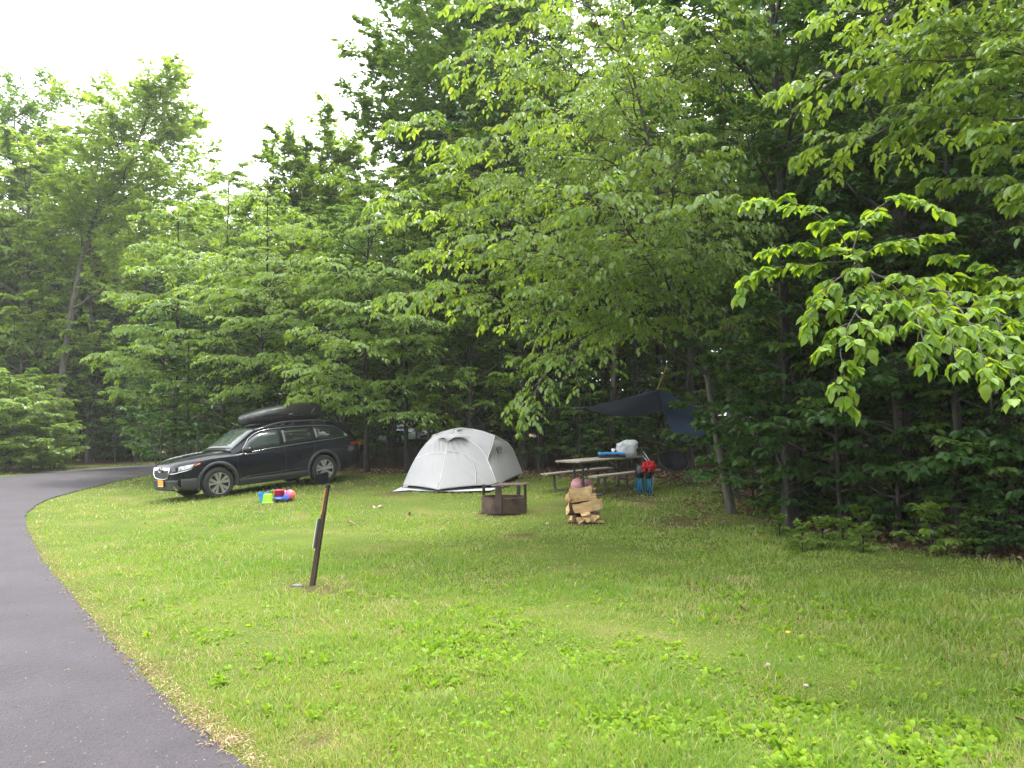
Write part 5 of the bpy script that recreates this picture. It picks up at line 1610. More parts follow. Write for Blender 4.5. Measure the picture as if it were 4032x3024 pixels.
# brow vents above the door
for (a_, b_, c_) in [((1737, 1723), (1750, 1725), (1763, 1734)), ((1765, 1734), (1795, 1722), (1826, 1722))]:
    pts = [P(*a_, 18.93), P(*b_, 18.86), P(*c_, 18.9)]
    dn = [P(a_[0] + 2, a_[1] + 1, 18.95), P(b_[0], b_[1] + 4, 18.92), P(c_[0], c_[1] + 1, 18.93)]
    q1, q2 = resamp(pts, 12), resamp(dn, 12)
    MB().grid(np.stack([q1, q2], 1) - tloc).build('vent', M['tent_inner'], tent)
hood = [P(1716, 1727, 18.98), P(1740, 1722, 18.93), P(1763, 1735, 18.88), P(1795, 1721, 18.93), P(1852, 1724, 19.05)]
hood_top = [P(1740, 1712, 19.15), P(1765, 1706, 19.15), P(1780, 1705, 19.2), P(1810, 1705, 19.2), P(1842, 1716, 19.15)]
MB().grid(np.stack([resamp(hood, 20), (resamp(hood, 20) + resamp(hood_top, 20)) / 2 + np.array([0, -.03, .02]), resamp(hood_top, 20)], 1) - tloc).build('vent_hood', M['fly'], tent, smooth=True, solid=.003)
seam('vent_edge', hood, .004)
# inner tent tub showing under the fly
ins = lambda p_, k=.93: np.array([tc_[0] + (p_[0] - tc_[0]) * k, tc_[1] + (p_[1] - tc_[1]) * k])
tub = MB()
ring = [FL, FR, BR, BL]
lo = [np.array([*ins(p_), float(ground(*ins(p_))) + .01]) for p_ in ring]
hi_ = [np.array([*ins(p_, .88), p_[2] + .12]) for p_ in ring]
tub.add([p_ - tloc for p_ in lo + hi_], [(i, (i + 1) % 4, 4 + (i + 1) % 4, 4 + i) for i in range(4)] + [(0, 1, 2, 3)])
tub.build('inner_tub', M['tent_inner'], tent)
# poles and guy stakes at the corners
for p_ in (FL, FR, BR, V_):
    g0 = np.array([p_[0], p_[1] - .02, float(ground(p_[0], p_[1]))])
    MB().tube([p_ - tloc, g0 - tloc + np.array([.0, -.03, -.02])], .007, 6).build('pole_foot', M['black_plastic'], tent)
# printed mark on the end panel: a peak with letters under it
M['print'] = pmat('print', (.025, .022, .025), .7)
bi, bj = 15, 11
o0 = gE[bi, bj]; e1 = nrm(gE[bi, bj + 5] - gE[bi, bj]); e2 = nrm(gE[bi + 5, bj] - gE[bi, bj])
en = nrm(np.cross(e1, e2)); en = en if en[1] < 0 else -en
e2 = nrm(np.cross(en, e1)); e2 = e2 if e2[2] > 0 else -e2
def decal(pts): return [o0 + e1 * a + e2 * b_ + en * .016 - tloc for a, b_ in pts]
mk = MB()
mk.add(decal([(-.13, .12), (-.105, .13), (.02, -.14), (-.03, -.14)]), [(0, 1, 2, 3)])
mk.add(decal([(-.03, -.14), (.02, -.14), (.12, -.125), (.11, -.145)]), [(0, 1, 2, 3)])
mk.build('printed_peak', M['print'], tent)
cu = bpy.data.curves.new('lettering', 'FONT'); cu.body = 'REI'; cu.size = .15; cu.extrude = .0005
to = bpy.data.objects.new('lettering', cu); COL.objects.link(to)
bpy.context.view_layer.update()
tm = bpy.data.meshes.new_from_object(to.evaluated_get(bpy.context.evaluated_depsgraph_get()))
bpy.data.objects.remove(to, do_unlink=True)
ra = R(-8); q1 = e1 * math.cos(ra) + e2 * math.sin(ra); q2 = nrm(np.cross(en, q1)); q2 = q2 if q2[2] > 0 else -q2
pp = o0 + e1 * (-.02) + e2 * (-.07) + en * .017 - tloc
tm.transform(Matrix(((q1[0], q2[0], en[0], pp[0]), (q1[1], q2[1], en[1], pp[1]), (q1[2], q2[2], en[2], pp[2]), (0, 0, 0, 1))))
link('lettering', tm, M['print'], tent)
# ground sheet
gs = [G(1544, 1941), G(1600, 1936), G(1700, 1938), G(1800, 1940), G(1930, 1938), G(2000, 1915), G(1960, 1890), G(1640, 1895)]
gs = [p_ + UPV * (.028 + .012 * math.sin(i * 2.1)) for i, p_ in enumerate(gs)]
gc = sum(gs) / len(gs) + UPV * .01
fp = MB().add([p_ - gc for p_ in gs] + [(0, 0, 0)], [(i, (i + 1) % 8, 8) for i in range(8)]).build('ground_sheet', M['footprint'], None, solid=.006, loc=tuple(gc))
tag(fp, 'pale grey ground sheet sticking out under the front of the tent', 'ground sheet')

# ------------------------------------------------------------------ fire ring
M['rust'] = pmat('rust', (.125, .080, .060), .8, .2, (.045, .032, .028), 5, .5, 50)
M['ash'] = pmat('ash', (.05, .045, .042), .95, 0, (.02, .018, .017), 10, .8, 30)
fb = G(1985, 2016)
ringo = thing('fire_ring', 'rusty steel fire ring with a raised cooking grate on the lawn', 'fire ring', fb)
RR = .445
MB().lathe([(RR, 0), (RR, .285), (RR + .012, .295), (RR + .012, .305), (RR - .012, .305), (RR - .012, .0)], 40).build('ring', M['rust'], ringo, smooth=False, bevel=.003)
MB().lathe([(0.001, .05), (.2, .06), (RR - .02, .03)], 24).build('ash_bed', M['ash'], ringo, smooth=True)
def upright(ang, h, w_, name='upright', z0=.0, rr=None):
    c_, s_ = math.cos(ang), math.sin(ang)
    r2 = (RR + .018) if rr is None else rr
    MB().box((r2 * c_, r2 * s_, z0 + (h - z0) / 2), (.012, w_, h - z0), (0, 0, ang)).build(name, M['rust'], ringo, bevel=.003)
upright(R(-103), .54, .13); upright(R(152), .52, .10); upright(R(-28), .55, .10); upright(R(52), .56, .09)
upright(R(-62), .30, .50, 'wind_plate')
gr = MB()
for yy in np.linspace(-.34, .34, 19):
    gr.tube([(-.20, yy, .535), (.44, yy, .555)], .007, 5)
for xx in (-.20, .12, .44):
    gr.tube([(xx, -.36, .545), (xx, .36, .55)], .009, 5)
gr.build('grate', M['rust'], ringo, rot=(0, 0, R(-12)))
MB().tube([(-.24, -.38, .53), (-.10, -.43, .53), (.12, -.41, .54)], .013, 6).build('grate_handle', M['rust'], ringo, smooth=True)

# ------------------------------------------------------------------ firewood
M['wood_split'] = pmat('wood_split', (.66, .44, .22), .75, 0, (.50, .29, .12), 6, .35, 30, stretch=(.6, 5, 5))
M['wood_end'] = pmat('wood_end', (.68, .47, .25), .8, 0, (.52, .31, .14), 22, .3, 60)
M['wood_bark'] = pmat('wood_bark', (.16, .10, .065), .95, 0, (.07, .045, .03), 10, .9, 30, stretch=(.5, 3, 3))
WOODS = [pmat('wood_split%d' % i, c1, .75, 0, c2, 5, .5, 26, stretch=(.5, 6, 6)) for i, (c1, c2) in enumerate([((.66, .44, .22), (.46, .26, .11)), ((.70, .50, .28), (.54, .34, .16)), ((.56, .37, .20), (.34, .19, .09))])]
def split_log(name, label, x, y, z, phi, slope, yaw, ln, r_, wedge, seed, mi=0):
    """split log: two split faces, bark on the round side; phi turns it about its own length"""
    rr_ = random.Random(seed)
    gz = float(ground(wb[0], wb[1]))
    o = thing(name, label, 'log', (wb[0] + x, wb[1] + y, gz + z), 0, gW)
    o.rotation_euler = (Matrix.Rotation(R(yaw), 3, 'Z') @ Matrix.Rotation(R(-slope), 3, 'Y') @ Matrix.Rotation(R(phi), 3, 'X')).to_euler()
    n = 9
    prof = [(0, 0), (r_ * .5 * math.cos(-wedge / 2), r_ * .5 * math.sin(-wedge / 2) - .010 * rr_.uniform(-1, 1))]
    prof += [(r_ * math.cos(a) * rr_.uniform(.92, 1.06), r_ * math.sin(a) * rr_.uniform(.92, 1.06)) for a in np.linspace(-wedge / 2, wedge / 2, n)]
    prof += [(r_ * .5 * math.cos(wedge / 2), r_ * .5 * math.sin(wedge / 2) + .010 * rr_.uniform(-1, 1))]
    cx_ = sum(p_[0] for p_ in prof) / len(prof)
    prof = [(a - cx_, b_) for a, b_ in prof]
    k = len(prof); st = 11
    bend, bow = rr_.uniform(-.02, .02), rr_.uniform(-.02, .02)
    v = []
    for i in range(st):
        t = i / (st - 1) - .5
        tw = rr_.uniform(-.06, .06) + .25 * t * rr_.choice((-1, 1)) * .5
        sc_ = 1 + .10 * math.sin(5 * t + seed) + rr_.uniform(-.03, .03)
        for q_, (a, b_) in enumerate(prof):
            j = rr_.uniform(-.005, .005)
            ex_ = (rr_.uniform(-.016, .016) + .02 * math.sin(q_)) if i in (0, st - 1) else 0
            v.append((t * ln + ex_, a * sc_ + j + bow * (1 - 4 * t * t), b_ * sc_ + rr_.uniform(-.005, .005) + tw * a + bend * (1 - 4 * t * t)))
    fs, fb_ = [], []
    for i in range(st - 1):
        for j in range(k):
            q = (i * k + j, i * k + (j + 1) % k, (i + 1) * k + (j + 1) % k, (i + 1) * k + j)
            (fb_ if 2 <= j < k - 2 else fs).append(q)
    MB().add(v, fs).build('split_face', WOODS[mi], o)
    MB().add(v, fb_).build('bark', M['wood_bark'], o, smooth=True)
    MB().add(v[:k], [tuple(range(k))]).build('cut_end', M['wood_end'], o)
    MB().add(v[-k:], [tuple(range(k))]).build('cut_end', M['wood_end'], o)
    return o
wb = G(2300, 2056)
gW = 'split firewood stacked on the lawn'
bd = MB().box((0, 0, 0), (.44, .18, .026)).build('wood_board', WOODS[0], None, bevel=.004, loc=(wb[0] + .13, wb[1] - .10, float(ground(wb[0], wb[1])) + .025), rot=(0, R(1), R(-5)))
tag(bd, 'thin sawn board lying under the right side of the firewood pile', 'board')
L1 = 'firewood_log'
split_log(L1, 'bottom left log of the firewood pile with its cut end towards the viewer', -.20, -.02, .075, 40, 0, 68, .40, .13, 1.5, 1, 1)
split_log(L1, 'low log beside the bottom left one in the firewood pile', -.07, -.03, .085, 100, 2, 84, .38, .13, 1.4, 2, 0)
split_log(L1, 'wedge log end low in the middle of the firewood pile', .0, -.10, .115, -60, 10, 98, .36, .15, 1.5, 3, 1)
split_log(L1, 'short log end at the lower right of the firewood pile', .17, -.06, .135, 90, 3, 82, .36, .14, 1.5, 4, 1)
split_log(L1, 'log hidden in the back of the base of the firewood pile', .02, .13, .10, 180, 0, 4, .44, .13, 2.0, 5, 2)
split_log(L1, 'dark barked log on the left shoulder of the firewood pile', -.15, -.01, .235, 185, -4, 24, .32, .13, 2.3, 6, 2)
split_log(L1, 'large pale log slanting up to the right across the firewood pile', .05, -.11, .325, 62, 12, 3, .52, .17, 1.25, 7, 1)
split_log(L1, 'dark barked log in the middle of the firewood pile under the crosswise one', -.06, .03, .375, 178, 3, -6, .40, .12, 2.4, 8, 2)
split_log(L1, 'crosswise log near the top of the firewood pile', -.02, -.07, .455, 48, 4, 5, .46, .14, 1.3, 9, 0)
split_log(L1, 'stubby log sticking out at the left near the top of the firewood pile', -.22, -.04, .455, 20, 0, 48, .30, .12, 1.6, 10, 1)
split_log(L1, 'topmost broad rough log of the firewood pile', -.07, -.06, .575, 58, 6, 8, .38, .19, 1.1, 11, 1)
split_log(L1, 'small log lying behind the topmost one on the firewood pile', .03, .06, .54, 130, 4, -14, .32, .12, 1.7, 12, 0)

# ------------------------------------------------------------------ marker post
M['post_brown'] = pmat('post_brown', (.065, .035, .028), .65, 0, (.045, .024, .02), 5, .3, 40, stretch=(3, 3, .4))
M['post_raw'] = pmat('post_raw', (.55, .27, .06), .7, 0, (.42, .17, .035), 12, .3, 40, stretch=(3, 3, .5))
M['sign_back'] = pmat('sign_back', (.30, .33, .30), .5, .2, (.22, .25, .22), 9)
pb = POST
ptop = P(1292, 1906, pb[1])
post = thing('marker_post', 'leaning brown campsite marker post with a bare orange edge and black top', 'post', pb)
pv = Vector(ptop - pb)
post.rotation_euler = (pv.to_track_quat('Z', 'Y').to_euler())
post.rotation_mode = 'XYZ'
PL = pv.length
# turn the post about its own axis so that its narrow left edge shows
q = pv.to_track_quat('Z', 'X') @ Euler((0, 0, R(0))).to_quaternion()
post.rotation_mode = 'QUATERNION'
zq = pv.normalized(); xq = Vector((math.cos(R(14)), -math.sin(R(14)), 0)); xq = (xq - zq * xq.dot(zq)).normalized(); yq = zq.cross(xq)
post.rotation_quaternion = Matrix(((xq.x, yq.x, zq.x), (xq.y, yq.y, zq.y), (xq.z, yq.z, zq.z))).to_quaternion()
def taper_box(z0, z1, w0, w1, d0, d1, x0=0.0):
    v = [(x0 + sx * w_ / 2, sy * d_ / 2, z) for z, w_, d_ in ((z0, w0, d0), (z1, w1, d1)) for sy in (-1, 1) for sx in (-1, 1)]
    return MB().add(v, [(0, 2, 3, 1), (4, 5, 7, 6), (0, 1, 5, 4), (2, 6, 7, 3), (0, 4, 6, 2), (1, 3, 7, 5)])
taper_box(-.12, PL * .70, .052, .038, .05, .045).build('shaft', M['post_brown'], post, bevel=.003)
taper_box(PL * .70 + .001, PL - .045, .028, .021, .043, .040, .005).build('upper_shaft', M['post_brown'], post, bevel=.002)
taper_box(PL * .70 + .001, PL - .045, .014, .012, .042, .039, -.0165).build('bare_edge', M['post_raw'], post)
taper_box(PL - .044, PL, .036, .034, .046, .044, .001).build('cap', M['black_plastic'], post, bevel=.003)
sg = taper_box(PL * .36, PL * .655, .005, .005, .10, .10, -.034)
sg.build('number_plate', M['sign_back'], post, bevel=.002)
MB().tube([(-.037, -.052, PL * .36), (-.037, -.052, PL * .655)], .004, 5).build('plate_edge', M['white_plastic'], post)
st = G(1170, 2312)
sm = MB()
rs = random.Random(4)
sm.lathe([(0.001, .0), (.05, .0), (.062, .010), (.05, .022), (.025, .03), (.001, .028)], 9)
sm.v = [(x * rs.uniform(.85, 1.15), y * .6 * rs.uniform(.85, 1.15), z) for x, y, z in sm.v]
tag(sm.build('flat_stone', pmat('stone_grey', (.20, .195, .185), .9, 0, (.13, .125, .12), 20, .4, 60), None, smooth=True, loc=tuple(st)), 'flat grey stone in the grass by the foot of the marker post', 'stone')

# ------------------------------------------------------------------ picnic table
M['old_wood'] = pmat('old_wood', (.30, .265, .225), .85, 0, (.17, .145, .12), 5, .4, 40, stretch=(.5, 8, 8))
M['pipe'] = pmat('pipe', (.075, .078, .078), .6, .5, (.045, .045, .045), 14, .2, 60)
tn = P(2288, 1817, 17.3)
e_s = nrm(np.array([-.57, .60, 0])); e_l = np.array([e_s[1], -e_s[0], 0])
tl0 = np.array([1.545, 17.3, 0]) + e_s * .38
t_mid = tl0 + e_l * 1.15
tz = float(ground(t_mid[0], t_mid[1]))
slope = (float(ground(*(tl0 + e_l * 2.3)[:2])) - float(ground(*tl0[:2]))) / 2.3
tab = thing('picnic_table', 'weathered wooden picnic table with bent pipe frame and two benches', 'picnic table', (t_mid[0], t_mid[1], tz))
tab.rotation_euler = (0, -math.atan(slope) * .8, math.atan2(e_l[1], e_l[0]))
LT = 2.36
for i in range(5):
    MB().box((0.0, (i - 2) * .150, .745), (LT, .140, .040)).build('plank', M['old_wood'], tab, bevel=.005)
for s in (-1, 1):
    for j in (0, 1):
        MB().box((0, s * (.66 + j * .135), .435), (LT, .128, .040)).build('bench_plank', M['old_wood'], tab, bevel=.005)
for x in (-.80, .80):
    for s in (-1, 1):
        pth = [(x, s * .77, .41), (x, s * .77, .16), (x, s * .74, .06), (x, s * .64, .015), (x, s * .30, .012), (x, s * .18, .05), (x, s * .13, .14), (x, s * .13, .72)]
        MB().tube(smoothpath(pth, 30), .028, 8).build('leg', M['pipe'], tab, smooth=True)
        MB().tube([(x, s * .60, .405), (x, s * .86, .405)], .018, 6).build('bench_bracket', M['pipe'], tab)
    MB().tube([(x, -.36, .715), (x, .36, .715)], .020, 6).build('top_bracket', M['pipe'], tab)
    MB().tube([(x, 0, .30), (x * .25, 0, .715)], .018, 6).build('brace', M['pipe'], tab)
    MB().box((x, 0, .22), (.03, .26, .05)).build('tie_plate', M['pipe'], tab)
TM = Matrix.LocRotScale(tab.location, tab.rotation_euler, None)
def on_table(x, y, z=.766): return TM @ Vector((x, y, z))

# things on and around the table
M['case_blue'] = pmat('case_blue', (.025, .25, .60), .4, 0, (.02, .20, .50), 6)
cs = thing('blue_case', 'flat blue and black hard case lying on the picnic table', 'case', on_table(.28, -.10))
cs.rotation_euler = (0, 0, tab.rotation_euler[2] - R(40))
MB().box((0, 0, .035), (.62, .34, .066)).build('bottom', M['black_plastic'], cs, bevel=.015)
lidc = MB().box((0, 0, .095), (.62, .34, .052), taper=.95).build('lid', M['case_blue'], cs, bevel=.015)
MB().box((.1, -.174, .065), (.09, .012, .035)).build('latch', M['black_plastic'], cs, bevel=.003)
MB().box((-.15, -.174, .065), (.09, .012, .035)).build('latch', M['black_plastic'], cs, bevel=.003)
M['bag_white'] = clothmat('bag_white', (.68, .70, .70), (.55, .58, .58), .35, 7)
def blob(name, mat, loc, sz, seed, label, cat, amp=.18, parent=None, rotz=0.0, nu=22, nv=14, hard=0.0):
    rr_ = np.random.default_rng(seed)
    k = rr_.normal(0, 1, (9, 3)) * rr_.uniform(1.5, 4.5, (9, 1)); ph = rr_.uniform(0, 6.28, 9)
    g_ = []
    for i in range(nu + 1):
        row = []
        for j in range(nv + 1):
            th, p2 = 2 * math.pi * i / nu, -math.pi / 2 + math.pi * j / nv
            dvec = np.array([math.cos(p2) * math.cos(th), math.cos(p2) * math.sin(th), math.sin(p2)])
            if hard:
                dvec = np.sign(dvec) * np.abs(dvec) ** hard
            q = 1 + amp * np.abs(np.sin(k @ dvec + ph)).mean() * 2 - amp + amp * .5 * np.sin(k[:4] @ dvec * 2.0 + ph[:4]).mean()
            p_ = dvec * q * np.array(sz); p_[2] = max(p_[2], -sz[2] * .9)
            row.append(p_)
        g_.append(row)
    o = MB().grid(g_).build(name, mat, parent, smooth=True, loc=tuple(float(c) for c in loc), weld=.0005)
    o.rotation_euler = (0, 0, rotz)
    if label:
        tag(o, label, cat)
    return o
p_ = on_table(.82, -.14)
blob('plastic_bag', M['bag_white'], (p_[0], p_[1], p_[2] + .155), (.20, .13, .17), 5, 'crumpled white plastic bag standing on the end of the picnic table', 'bag', .55, hard=.62, nu=34, nv=22)
p_ = on_table(.56, -.02)
bt = thing('white_bottle', 'small white bottle with a black collar between the blue case and the plastic bag', 'bottle', (p_[0], p_[1], p_[2] + .1))
bt.rotation_euler = (0, R(-55), R(10))
MB().lathe([(.001, 0), (.042, 0), (.048, .03), (.048, .10), (.02, .14), (.001, .145)], 16).build('body', M['white_plastic'], bt, smooth=True)
MB().lathe([(.050, .03), (.052, .05), (.050, .07), (.049, .03)], 16).build('collar', M['black_plastic'], bt, smooth=True)

# pink balls under the table
M['ball_pink'] = pmat('ball_pink', (.62, .30, .33), .45, 0, (.52, .23, .27), 5)
def ball(name, label, u, v, d, r_, mat):
    c_ = P(u, v, d); z = float(ground(c_[0], c_[1]))
    o = thing(name, label, 'ball', (c_[0], c_[1], z + .01))
    MB().lathe([(r_ * math.sin(a) + 1e-4, r_ - r_ * math.cos(a)) for a in np.linspace(0, math.pi, 16)], 28).build('shell', mat, o, smooth=True, weld=.0005)
    MB().lathe([(r_ * 1.001, r_ - .004), (r_ * 1.004, r_), (r_ * 1.001, r_ + .004)], 28).build('seam', mat, o, smooth=True, rot=(R(35), R(20), 0))
    return o
ball('play_ball', 'large dusty pink ball under the left end of the picnic table', 2277, 1888, 17.9, .175, M['ball_pink'])
ball('play_ball', 'smaller pink ball beside the large one under the picnic table', 2312, 1895, 18.25, .135, M['ball_pink'])

# folded camp chairs standing at the end of the table
M['rod_blue'] = pmat('rod_blue', (.02, .30, .46), .4, .1, (.015, .22, .36), 8)
M['cloth_black'] = clothmat('cloth_black', (.022, .022, .026), (.012, .012, .015), .03, 8)
M['cloth_blue'] = clothmat('cloth_blue', (.018, .13, .22), (.012, .09, .16), .08, 8)
M['cloth_red'] = clothmat('cloth_red', (.55, .035, .045), (.38, .02, .03), .12, 8)
M['rod_grey'] = pmat('rod_grey', (.36, .38, .40), .35, .7, (.28, .30, .32), 8)
def folded_chair(u, v, d, label, seed):
    c_ = P(u, v, d); z = float(ground(c_[0], c_[1]))
    rr_ = random.Random(seed)
    o = thing('folded_chair', label, 'camp chair', (c_[0], c_[1], z), 0, 'folded camp chairs leaning at the table end')
    for i in range(6):
        a = i * 1.05 + .3
        x0, y0 = .095 * math.cos(a), .085 * math.sin(a)
        x1, y1 = .075 * math.cos(a + 2.3), .06 * math.sin(a + 2.3)
        MB().tube([(x0, y0, 0), (x1, y1, .50)], .0085, 6).build('leg', M['rod_blue'], o, smooth=True)
        MB().lathe([(.001, 0), (.018, 0), (.016, .02), (.009, .03)], 8, c=(x0, y0, -.004)).build('foot', M['black_plastic'], o)
    blob('skirt', M['cloth_blue'], (0, .03, .22), (.085, .05, .20), seed, None, None, .25, o)
    blob('seat_roll', M['cloth_black'], (0, 0, .52), (.10, .085, .16), seed + 3, None, None, .35, o)
    return o
folded_chair(2519, 1930, 17.75, 'left one of the two folded blue-legged camp chairs at the table end', 11)
folded_chair(2557, 1936, 17.60, 'right one of the two folded blue-legged camp chairs at the table end', 12)
p_ = P(2556, 1842, 17.58)
blob('red_cloth', M['cloth_red'], p_, (.11, .06, .10), 21, 'red cloth bundle draped over the folded camp chairs', 'cloth', .95, hard=.8, nu=36, nv=24)
p_ = P(2520, 1850, 17.68)
blob('stuff_sack', clothmat('cloth_grey', (.13, .13, .14), (.07, .07, .08), .05, 8), p_, (.075, .06, .09), 22, 'small grey stuff sack hanging on the folded camp chairs', 'bag', .3)
tp = thing('trekking_poles', 'pair of light grey folding poles leaning on the end of the picnic table', 'poles', P(2570, 1925, 17.5))
t0 = np.array(tp.location)
MB().tube([P(2531, 1776, 17.85) - t0, P(2566, 1826, 17.6) - t0], .011, 6).build('pole', M['rod_grey'], tp, smooth=True)
MB().tube([P(2526, 1790, 17.85) - t0, P(2560, 1828, 17.62) - t0], .009, 6).build('pole', M['rod_grey'], tp, smooth=True)
MB().tube([P(2525, 1782, 17.85) - t0, P(2535, 1860, 17.65) - t0, P(2548, 1940, 17.5) - t0], .010, 6).build('pole', M['black_plastic'], tp, smooth=True)
MB().tube([P(2566, 1826, 17.6) - t0, P(2572, 1890, 17.55) - t0, P(2568, 1941, 17.5) - t0], .009, 6).build('pole', M['rod_grey'], tp, smooth=True)
MB().tube([P(2524, 1780, 17.86) - t0, P(2534, 1774, 17.84) - t0], .02, 6).build('grip', M['black_plastic'], tp, smooth=True)

# round black camp chair behind the table end
cb = P(2650, 1925, 19.2); cb[2] = float(ground(cb[0], cb[1]))
mc = thing('moon_chair', 'black round folding camp chair standing behind the right end of the picnic table', 'camp chair', cb, R(25))
g_ = []
for rr_ in np.linspace(0.02, 1, 9):
    row = []
    for a in np.linspace(0, 2 * math.pi, 33):
        x, y = .37 * rr_ * math.cos(a), .37 * rr_ * math.sin(a)
        zz = .17 * rr_ ** 2 + .03 * rr_ * math.sin(3 * a)
        row.append((x, y, zz))
    g_.append(row)
seat = MB().grid(g_).build('seat', M['cloth_black'], mc, smooth=True, solid=.012, loc=(0, .02, .50), rot=(R(42), 0, R(-20)), weld=.0005)
MB().tube([(.375 * math.cos(a), .375 * math.sin(a), .175) for a in np.linspace(0, 2 * math.pi, 33)], .016, 8, cap=False).build('hoop', M['black_plastic'], seat, smooth=True)
for (a, b_) in [((-.32, -.30, 0), (.22, .28, .52)), ((.34, -.28, 0), (-.24, .26, .55)), ((-.30, .30, 0), (.26, -.30, .34)), ((.32, .30, 0), (-.26, -.30, .34))]:
    MB().tube([a, b_], .013, 6).build('leg', M['black_plastic'], mc, smooth=True)

# ------------------------------------------------------------------ tarp
M['tarp'] = clothmat('tarp', (.175, .18, .26), (.15, .155, .23), .45, 1.5)
M['tarp_blue'] = clothmat('tarp_blue', (.09, .13, .24), (.078, .11, .21), .40, 1.5)
M['cord_yellow'] = pmat('cord_yellow', (.55, .42, .05), .7)
M['cord_grey'] = pmat('cord_grey', (.20, .20, .18), .7)
TLp, TPk, TC = P(2298, 1604, 20.6), P(2587, 1535, 18.6), P(2613, 1616, 20.6)
TB = P(2717, 1748, 20.2); TR = P(2800, 1640, 18.4)
tarp = thing('tarp', 'dark blue tarp strung between trees over the picnic table', 'tarp', (TC[0], TC[1], float(ground(TC[0], TC[1]))))
tl_ = np.array(tarp.location)
def tpatch(name, ca, cb_, mat, sag, nv=14, nu=30, wr=.012, seed=0):
    a, b_ = resamp(ca, nu), resamp(cb_, nu)
    t = np.linspace(0, 1, nv)
    g_ = a[:, None] * (1 - t)[None, :, None] + b_[:, None] * t[None, :, None]
    uu, tt = np.meshgrid(np.linspace(0, 1, nu), t, indexing='ij')
    g_ = g_ - UPV * (sag * 4 * tt * (1 - tt) * np.sin(np.pi * uu) + wr * np.sin(9 * uu + 7 * tt + seed) * np.sin(np.pi * tt))[..., None]
    MB().grid(g_ - tl_).build(name, mat, tarp, smooth=True, solid=.003)
tpatch('canopy', [TLp, P(2440, 1572, 19.6), TPk], [TLp + UPV * -.01, P(2380, 1630, 20.6), P(2451, 1639, 20.6), P(2540, 1632, 20.6), TC], M['tarp'], .04)
tpatch('side_flap', [TPk, P(2600, 1580, 19.6), TC, P(2640, 1690, 20.5), P(2672, 1728, 20.4), TB], [TPk, P(2640, 1553, 18.6), P(2701, 1587, 18.5), P(2760, 1614, 18.4), TR, P(2790, 1700, 19.2), TB + np.array([.05, 0, .01])], M['tarp_blue'], .08, seed=2)
def cord(name, a, b_, mat, r_=.006):
    MB().tube(np.array([a, (a + b_) / 2 - UPV * .01, b_]) - tl_, r_, 5).build(name, M[mat], tarp)
cord('ridge_cord', TPk, P(2625, 1440, 18.9), 'cord_yellow')
cord('guy_line', TLp, P(2070, 1603, 23.4), 'cord_grey', .004)
cord('guy_line', TR, P(2830, 1636, 15.2), 'cord_grey', .004)
cord('guy_line', TB, np.array([TB[0] + .3, TB[1] + .3, float(ground(TB[0] + .3, TB[1] + .3))]), 'cord_grey', .004)
MB().tube(resamp([TLp, P(2440, 1572, 19.6), TPk, P(2701, 1587, 18.5), TR], 40) - tl_, .010, 5).build('hem', M['cloth_black'], tarp, smooth=True)

# ------------------------------------------------------------------ toys on the grass
def plast(n, c_, c2=None): return pmat(n, c_, .35, 0, c2 or tuple(a * .85 for a in c_), 6)
gT = 'beach toys lying on the grass'
def toy(name, label, u, v, sc=1.0, rotz=0.0):
    p_ = G(u, v)
    o = thing(name, label, 'toy', p_, rotz, gT); return o
def bucket(root, mat, r0, r1, h, sq=False):
    n = 4 if sq else 20
    return MB().lathe([(.001, .004), (r0, .0), (r1, h), (r1 + .012, h), (r1 + .012, h - .018), (r1, h - .02), (r1 - .006, h - .03), (r0 - .01, .01)], n).build('bucket', mat, root, smooth=not sq, rot=(0, 0, R(45) if sq else 0))
t = toy('toy_bucket', 'blue plastic castle bucket behind the lime one at the left of the toys', 1037, 1977)
bk = bucket(t, plast('toy_blue', (.03, .30, .75)), .085, .10, .17, True)
for q in range(4):
    a = q * math.pi / 2 + math.pi / 4
    MB().box((.095 * math.cos(a), .095 * math.sin(a), .185), (.05, .05, .05)).build('turret', bk.data.materials[0], t, bevel=.004)
t = toy('toy_bucket', 'lime green square plastic bucket standing upside down among the toys', 1054, 1981, rotz=.2)
bk = MB().box((0, 0, .095), (.20, .20, .19), taper=.82).build('bucket', plast('toy_lime', (.38, .72, .02)), t, bevel=.012)
MB().box((0, 0, .012), (.225, .225, .022)).build('rim', plast('toy_lime_rim', (.55, .75, .25)), t, bevel=.005)
t = toy('toy_arch', 'dark green curved plastic toy arch between the lime and red buckets', 1077, 1968, rotz=.1)
M['toy_green'] = plast('toy_green', (.03, .20, .07))
MB().grid([[(r_ * math.cos(a) * 1.1, yy, r_ * math.sin(a)) for r_ in (.19, .20)] for a in np.linspace(0, math.pi, 18) for yy in (0,)]).build('front_edge', M['toy_green'], t)
MB().grid([[(.20 * math.cos(a) * 1.1, yy, .20 * math.sin(a)) for yy in (-.05, .05)] for a in np.linspace(0, math.pi, 18)]).build('arch', M['toy_green'], t, smooth=True, solid=.012)
MB().grid([[(.205 * math.cos(a) * 1.1, yy, .212 * math.sin(a)) for yy in (-.045, .045)] for a in np.linspace(.9, 2.2, 9)]).build('pale_top', plast('toy_pale', (.35, .60, .30)), t, smooth=True, solid=.006)
t = toy('toy_bucket', 'red plastic bucket in the middle of the toys', 1100, 1973)
bk = bucket(t, plast('toy_red', (.80, .04, .06)), .125, .10, .24)
MB().tube([(.12 * math.cos(a), 0, .22 - .10 * math.sin(a)) for a in np.linspace(0, math.pi, 12)], .006, 5).build('handle', plast('toy_handle', (.75, .2, .15)), t, rot=(R(20), 0, .3), smooth=True)
t = toy('toy_bottle', 'small white rounded plastic toy beside the pink ball', 1117, 1971)
